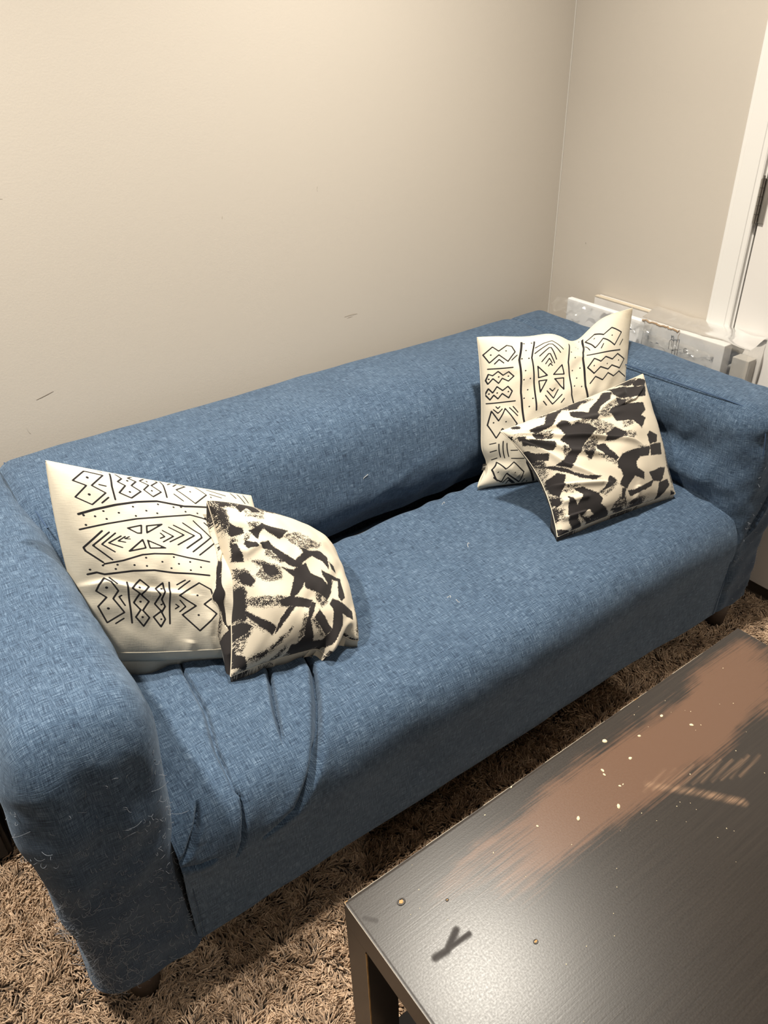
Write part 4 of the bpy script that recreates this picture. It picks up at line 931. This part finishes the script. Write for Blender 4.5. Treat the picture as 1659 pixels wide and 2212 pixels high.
  ('S',0.5,[(-0.28,0.014),(-0.09,-0.092),(0.0,-0.244),(-0.048,-0.299),(-0.187,-0.102)]),
  ('P',1.0,[(-0.015,-0.238),(0.073,-0.164),(0.231,-0.155),(0.326,-0.168),(0.558,-0.188),(0.49,-0.318),(0.32,-0.289),(0.247,-0.355),(0.241,-0.445),(0.346,-0.548),(0.343,-0.649),(0.189,-0.55),(0.132,-0.598),(0.047,-0.693),(-0.06,-0.605),(0.013,-0.488),(-0.001,-0.375),(-0.035,-0.342)]),
  ('S',0.55,[(0.332,-0.135),(0.586,-0.177),(0.5,-0.285),(0.294,-0.228)]),
  ('P',1.0,[(0.564,-0.171),(0.805,-0.184),(0.774,-0.358),(0.533,-0.33)]),
  ('P',1.0,[(0.626,0.031),(0.764,-0.05),(0.724,-0.152),(0.571,-0.154),(0.569,-0.008)]),
  ('P',1.0,[(0.446,-0.573),(0.692,-0.556),(0.805,-0.576),(0.716,-0.719),(0.664,-0.759),(0.522,-0.71)]),
  ('P',1.0,[(0.639,-0.771),(0.816,-0.756),(0.858,-0.849),(0.705,-0.967),(0.616,-1.006),(0.606,-1.002),(0.62,-0.902)]),
  ('P',1.0,[(0.882,-0.937),(1.002,-0.983),(0.958,-1.006),(0.905,-1.006)]),
  ('P',1.0,[(-0.95,0.7),(-0.77,0.505),(-0.661,0.438),(-0.732,0.308),(-0.857,0.418),(-0.976,0.609)]),
  ('P',1.0,[(-1.003,0.859),(-0.981,0.816),(-1.001,0.772),(-1.006,0.804)]),
  ('P',1.0,[(-0.956,0.779),(-0.901,0.724),(-0.943,0.627),(-0.971,0.702)]),
  ('P',1.0,[(-1.004,0.538),(-0.934,0.392),(-0.827,0.284),(-0.859,0.191),(-0.965,0.284),(-0.996,0.266),(-1.004,0.444)]),
  ('P',1.0,[(-0.963,0.149),(-0.819,0.063),(-0.701,-0.049),(-0.624,-0.152),(-0.49,-0.28),(-0.279,-0.364),(-0.387,-0.385),(-0.556,-0.286),(-0.714,-0.099),(-0.86,0.029)]),
  ('P',1.0,[(-0.868,1.008),(-0.822,0.957),(-0.839,0.896),(-0.902,0.946)]),
  ('S',0.52,[(-0.809,0.768),(-0.573,0.643),(-0.659,0.492),(-0.807,0.547)]),
  ('P',1.0,[(-0.821,0.699),(-0.73,0.623),(-0.745,0.547),(-0.837,0.6)]),
  ('P',1.0,[(-0.98,-0.085),(-0.825,-0.053),(-0.74,-0.125),(-0.819,-0.303),(-0.905,-0.423),(-0.983,-0.305),(-0.998,-0.158)]),
  ('P',1.0,[(-0.995,-0.389),(-0.91,-0.44),(-0.911,-0.525),(-0.962,-0.56),(-0.998,-0.483)]),
  ('S',0.5,[(-0.998,-0.32),(-0.868,-0.447),(-0.926,-0.584),(-1.001,-0.49)]),
  ('P',1.0,[(-0.802,-0.464),(-0.76,-0.517),(-0.708,-0.663),(-0.678,-0.611),(-0.614,-0.53),(-0.696,-0.387),(-0.597,-0.421),(-0.396,-0.6),(-0.35,-0.714),(-0.393,-0.769),(-0.212,-1.0),(-0.196,-1.006),(-0.301,-1.006),(-0.361,-1.006),(-0.444,-1.006),(-0.572,-0.988),(-0.728,-0.792),(-0.727,-0.869),(-0.645,-1.006),(-0.794,-0.996),(-0.857,-0.827)]),
  ('W',1.0,[(-0.677,-0.843),(-0.56,-0.786),(-0.45,-0.959),(-0.344,-1.006),(-0.428,-1.006)]),
  ('S',0.5,[(-0.662,-0.881),(-0.588,-0.927),(-0.353,-1.006),(-0.436,-1.006),(-0.572,-0.988)]),
  ('S',0.5,[(-0.833,-0.328),(-0.709,-0.364),(-0.724,-0.447),(-0.84,-0.361)]),
  ('S',0.5,[(-0.83,-0.247),(-0.615,-0.382),(-0.685,-0.411),(-0.765,-0.366)]),
  ('P',1.0,[(-1.001,-0.895),(-0.826,-0.998),(-0.645,-1.006),(-0.659,-1.006),(-0.998,-1.006)]),
  ('P',1.0,[(-1.002,-0.645),(-0.98,-0.697),(-0.978,-0.774),(-1.002,-0.722)]),
  ('P',1.0,[(-0.288,-0.556),(-0.166,-0.409),(-0.09,-0.499),(-0.118,-0.544),(-0.22,-0.581),(-0.381,-0.607)]),
  ('S',0.5,[(-0.393,-0.583),(-0.093,-0.517),(-0.073,-0.581),(-0.312,-0.692)]),
  ('P',1.0,[(-0.032,-0.669),(0.026,-0.687),(0.005,-0.819),(-0.051,-0.853)]),
  ('P',1.0,[(-0.175,-0.912),(-0.026,-0.939),(0.054,-1.006),(-0.027,-1.006),(-0.204,-0.934)]),
  ('S',0.56,[(-0.076,-0.759),(0.024,-0.808),(0.099,-1.006),(-0.134,-0.99),(-0.218,-0.899)]),
  ('P',1.0,[(0.066,-0.734),(0.179,-0.754),(0.342,-0.733),(0.522,-0.71),(0.472,-0.785),(0.237,-0.816),(0.106,-0.833)]),
  ('P',1.0,[(0.17,-1.006),(0.218,-1.0),(0.327,-1.005),(0.293,-1.006),(0.134,-1.006)]),
  ('P',1.0,[(0.318,-1.006),(0.347,-0.999),(0.616,-1.006),(0.548,-1.006),(0.369,-1.006)]),
 ],
}
#@INK
def ink_field(UV, spec, brush):
    f = np.zeros(UV.shape[:2])
    X = UV*20.
    for it in spec:
        kind, wd, pts = it[0], it[1], np.asarray(it[2], float)*20.
        if kind == 'L': _, ad, _ = seg_dist(X, pts); f = np.maximum(f, np.clip(.5+(wd/2-ad)/.36, 0, 1))
        elif kind == 'C': _, ad, _ = seg_dist(X, np.vstack([pts, pts[:1]])); f = np.maximum(f, np.clip(.5+(wd/2-ad)/.36, 0, 1))
        elif kind == 'D': f = np.maximum(f, np.clip(.5+(wd/2-np.linalg.norm(X-pts[0], axis=-1))/.36, 0, 1))
        elif kind == 'P': f = np.maximum(f, np.clip(.68+poly_sd(X, pts)/.5, 0, 1.2))
        elif kind == 'W': f = np.minimum(f, np.clip(.5-poly_sd(X, pts)/.5, 0, 1.2))
        elif kind == 'S': f = np.maximum(f, (wd+.06)*np.clip(.6+poly_sd(X, pts)/.9, 0, 1))
    m = np.abs(UV).max(-1)
    if brush:                                           # the all-over print runs on across the seams
        f = np.where(m > .86, np.maximum(f, np.clip((m-.86)/.06, 0, 1)*np.clip(.25+1.0*wob(np.stack([X[..., 0], X[..., 1], 0*m], -1), .062, 77+len(spec)), 0, 1)), f)
        return f
    return f*(m < .982)
def build_cushion(name, key, label, mat_, brush, group):
    p_ = PILLOWS[key]; Fr, Bk, UV = pillow(**p_)
    sub = slice(None, None, 2); trees = [SOFA_BVH]+CUSHION_BVH
    Bs = settle(Bk[sub, sub], trees)
    near = Fr
    Fr = near; Bs[0], Bs[-1], Bs[:, 0], Bs[:, -1] = Fr[sub, sub][0], Fr[sub, sub][-1], Fr[sub, sub][:, 0], Fr[sub, sub][:, -1]
    root = empty(name, tuple(np.r_[(np.asarray(p_['BL'])+np.asarray(p_['BR']))[:2]/2, 41.0]), label, 'cushion', group)
    ink = ink_field(UV, INK.get(key, []), brush)
    u, v = UV[..., 0], UV[..., 1]
    soil = np.zeros_like(u)
    if key == 'right_line': soil = 1.5*np.exp(-((u-1.02)/.2)**2-((v-.9)/.55)**2)
    uv = UV*.22
    fo = grid_obj('front_cover', Fr, mat_, root, uv, dict(ink=ink, soil=soil)); CUSHION_BVH.append(bvh_of([fo]))
    B2, UV2 = Bs, UV[sub, sub]; inkb = np.zeros(UV2.shape[:2])
    if brush: 
        inkb = np.clip(.5+.9*wob(np.stack([UV2[..., 0]*20, UV2[..., 1]*20, 0*UV2[..., 0]], -1), .07, 77+len(key)), 0, 1)
        if key+'_back' in INK: inkb = np.where(UV2[..., 0] < -.45, ink_field(UV2, INK[key+'_back'], brush), inkb)
    grid_obj('back_cover', B2, mat_, root, UV2*.22, dict(ink=inkb, soil=0*inkb), flip=True)
    rim = np.concatenate([Fr[::3, 0], Fr[-1, ::3], Fr[::-3, -1], Fr[0, ::-3]]); 
    link_mesh('seam', tube_mesh('seam', [rim], .13, 5), M['piping'] if not brush else mat_, root)
    return root, Fr
SOFA_BVH = bvh_of([o for o in sofa.children if o.name.split('.')[0] in ('seat', 'front_skirt', 'armrest', 'backrest')])
cl, FWL = build_cushion('throw_cushion', 'left_line', 'cream cushion with line drawn bands of chevrons running across, leaning on the frayed armrest', M['canvas'], False, 'cream line pattern cushions')
n_ = FWL.shape[0]; tt = np.linspace(-1, 1, n_); tt = .55*tt+.45*np.sin(tt*math.pi/2); jj = int(np.argmin(np.abs(tt+.90)))
link_mesh('hem_stitch', tube_mesh('hem_stitch', [FWL[::3, jj]], .09, 5), M['piping'], cl)
cb, FBL = build_cushion('throw_cushion', 'left_brush', 'black brushstroke cushion slumped against the cushion at the frayed armrest', M['cotton'], True, 'black brushstroke cushions')
CUSHION_BVH.clear()
cw, FWR = build_cushion('throw_cushion', 'right_line', 'cream cushion with upright line drawn bands and a black side tag, near the door', M['canvas'], False, 'cream line pattern cushions')
ck, FBR = build_cushion('throw_cushion', 'right_brush', 'wrinkled black brushstroke cushion tilted in the sofa corner near the door', M['cotton'], True, 'black brushstroke cushions')

# ------------------------------------------------------------------ wrapped flat boxes behind the armrest
def build_boxes():
    r = empty('shelf_board', (182.5, 52, 0), 'white furniture board standing upright between the armrest and the wall', 'board')
    box('board', (181.2, 183.1, 49, 77.9, 0, 71.3), M['white'], r, bev=.35, seg=4)
    r = empty('flat_carton', (183, 36, 0), 'white flat carton with a torn brown top and printed assembly icon, wrapped in film', 'carton')
    box('carton', (181.1, 184.6, 23.6, 48.8, 0, 71.6), M['carton'], r, bev=.2)
    g = np.random.default_rng(3); y = np.linspace(37.6, 49.8, 30)
    P = np.stack([181.25+0*y, y, 71.65+.12*np.sin(y*2.1)+.1*g.normal(size=30)], -1); link_mesh('torn_edge', tube_mesh('torn_edge', [P], .28, 6), M['torn'], r, 'torn brown cardboard')
    P = np.stack([181.15+0*y[:6], np.full(6, 37.4)+.2*g.normal(size=6), np.linspace(71.5, 68.6, 6)], -1); link_mesh('torn_edge', tube_mesh('torn_edge', [P], .1, 5), M['torn'], r)
    def ln(pts, rr=.07): return [(180.98, 39.9-a, 70.0-b) for a, b in pts]
    icon = [ln([(1.3, 1.0), (1.35, 5.2)]), ln([(1.3, .9), (3.0, .3), (3.05, 4.6)]), ln([(1.2, 3.7), (3.1, 3.1)]), ln([(2.2, .7), (2.25, 4.9)]), ln([(.1, 3.8), (.05, 1.4), (.6, .9), (1.2, 1.2)]), ln([(.55, .9), (.4, .2), (.9, -.1), (1.2, .3), (1.1, .9)]), ln([(.6, 1.5), (.9, 1.9), (.8, 2.6), (1.1, 2.9)]), ln([(.3, -.1), (.7, .35)])]
    a = np.linspace(0, 6.3, 16); icon.append([(180.98, 34.6+.55*math.cos(t), 67.3+.55*math.sin(t)) for t in a]); icon.append([(180.98, 34.3, 67.25), (180.98, 34.9, 67.35)])
    link_mesh('printed_icon', tube_mesh('printed_icon', icon, .055, 4), M['ink'], r)
    r = empty('flat_carton', (186.6, 50, 0), 'taller buff topped flat carton standing behind the white board', 'carton')
    box('carton', (185.3, 188.1, 26.5, 71, 0, 72.6), M['carton'], r, bev=.2)
    box('lid_flap', (185.2, 186.6, 45, 70.8, 72.5, 72.9), M['buff'], r, bev=.1); box('lid_flap', (186.5, 188.2, 27, 50, 72.5, 73.1), M['buff'], r, bev=.1)
    r = empty('flat_carton', (187, 19, 0), 'narrow grey carton against the wall beside the door casing', 'carton')
    box('carton', (184.5, 187.9, 18.2, 22.9, 0, 68.2), M['grey'], r, bev=.2)
    # film sleeve over the cartons, slack along the front and pinched at the door end
    n, m = 90, 60; y = np.linspace(16.8, 50, n); prof = smooth_path([(180.55, 60), (180.6, 64), (180.65, 68), (180.75, 71.3), (181.4, 72.4), (183.4, 73.0), (185.4, 73.8), (187.2, 74.2), (188.0, 73.6), (188.2, 70), (188.2, 64)], m)
    P = np.empty((n, m, 3)); P[..., 1] = y[:, None]; P[..., 0] = prof[None, :, 0]; P[..., 2] = prof[None, :, 1]
    k = np.exp(-((y-20)/6)**2)[:, None]
    P += .16*wob(P, .10, 71)[..., None]*np.array([.5, 0, 1])*(1+1.0*k[..., None]); P[..., 0] = np.clip(P[..., 0], 180.45, 188.3)
    o1 = grid_obj('film_sleeve', P, M['film'])
    tag(o1, 'clear plastic film sleeve wrapped round the flat cartons by the door', 'plastic wrap')
    yy = np.linspace(16.8, 17.3, 2)
    ex, ez = np.meshgrid(np.linspace(180.6, 188.1, 24), np.linspace(60, 72.6, 30), indexing='ij'); E_ = np.stack([ex, 17+0*ex, ez], -1); E_[..., 1] += .25*wob(E_, .12, 72)+(.35*np.sin(ex*1.3))*np.clip((72-ez)/6, 0, 1); 
    grid_obj('film_end', E_, M['film'], o1)
    # loose torn edge of the film lying over the armrest
    n = 80; y = np.linspace(46, 82, n); q = np.linspace(0, 1, 22); Y, Q = np.meshgrid(y, q, indexing='ij')
    wdt = 1.5+3.2*np.exp(-((Y-74)/7)**2)+1.2*np.sin(Y*.5)**2
    P = np.stack([180.9-Q*wdt, Y, 68.6+2.2*(1-Q)**2+.5*np.sin(Y*.9+Q*4)*Q+.35*wob(np.stack([Y, Q*6, 0*Y], -1), .2, 73)+.35], -1)
    o2 = grid_obj('film_flap', P, M['film'], o1)
    y = np.linspace(26, 47, n); Y, Q = np.meshgrid(y, q, indexing='ij'); wdt = 1.0+1.6*np.exp(-((Y-38)/7)**2)
    P = np.stack([180.7-Q*wdt, Y, 67.2+1.3*(1-Q)**2+.25*np.sin(Y*1.3+Q*3)*Q+.2*wob(np.stack([Y, Q*6, 0*Y], -1), .3, 74)+.25], -1)
    grid_obj('film_flap', P, M['film'], o1)
build_boxes()

# dark cabinet standing in the shadow beyond the sofa's frayed end
def cabinet():
    r = empty('cabinet', (-34, 64, 0), 'black cabinet in the shadow beyond the frayed sofa arm', 'cabinet')
    box('body', (-62, -7.5, 43.5, 88, 0, 56), M['black'], r, bev=.5)
    box('door', (-61, -35.2, 42, 43.6, 3, 54), M['black'], r, bev=.3); box('door', (-34.6, -8.4, 42, 43.6, 3, 54), M['black'], r, bev=.3)
cabinet()

# brand tag sewn into the left edge of the cushion near the door
def side_tag():
    n = FWR.shape[0]; j = int(np.argmin(np.abs(np.linspace(-1, 1, n)+.64))); a, b = FWR[0, j-9], FWR[0, j+9]
    c = (a+b)/2; up = (b-a)/np.linalg.norm(b-a); out = np.array([-.80, -.42, -.30]); out -= up*(out@up); out /= np.linalg.norm(out)
    V, F = [], []
    nr = np.cross(out, up); nr /= np.linalg.norm(nr)
    if nr[1] > 0: nr = -nr
    for i in range(6):
        for s_ in (-1, 1):
            for th_ in (0, .06): V.append(c+out*(i*.62)+up*s_*.85+nr*(.15*math.sin(i*.6)+th_))
    for i in range(5):
        o = i*4; F += [(o, o+4, o+6, o+2), (o+1, o+3, o+7, o+5), (o, o+1, o+5, o+4), (o+2, o+6, o+7, o+3)]
    F += [(0, 2, 3, 1), (20, 21, 23, 22)]
    t = link_mesh('side_tag', mesh_np('side_tag', V, F, smooth=False), M['tagc'], cw, 'black ribbon tag with white lettering')
    cu_ = bpy.data.curves.new('tag_lettering', 'FONT'); cu_.body = 'SAFAVIEH'; cu_.size = .0072; cu_.extrude = .00008; cu_.align_x = 'CENTER'; cu_.align_y = 'CENTER'
    tmp = bpy.data.objects.new('tmp', cu_); me = bpy.data.meshes.new_from_object(tmp); bpy.data.objects.remove(tmp); me.materials.clear(); me.materials.append(M['tagw'])
    o = bpy.data.objects.new('tag_lettering', me); col.objects.link(o); o.parent = t; o.matrix_parent_inverse = t.matrix_world.inverted()
    xa = -out; ya = np.cross(nr, xa); ct = c+out*1.55+nr*.24
    o.matrix_world = Matrix(((xa[0], ya[0], nr[0], ct[0]*S), (xa[1], ya[1], nr[1], ct[1]*S), (xa[2], ya[2], nr[2], ct[2]*S), (0, 0, 0, 1)))
side_tag()
# bits of lint on the sofa
def lint():
    g = np.random.default_rng(15); out = []
    for (x, y, z, L) in ((88.5, 53.2, 51.5, .9), (79, 52.6, 45, .6), (100.2, 27.5, 41.9, .6), (84.5, 15.3, 41.6, .5), (85, 14, 41.6, .5), (107, 45, 41.6, .4), (66, 30, 41.3, .4)):
        a = g.uniform(0, 6.28); out.append([(x+L*t*math.cos(a+t), y+(L*t*math.sin(a+t) if z < 43 else -.12), z+.25+(.3*math.sin(3*t) if z < 43 else L*t*.6)) for t in np.linspace(0, 1.6, 8)])
    link_mesh('lint', tube_mesh('lint', out, .05, 4), M['lint'], sofa, 'pale specks of lint', 'stuff')
lint()
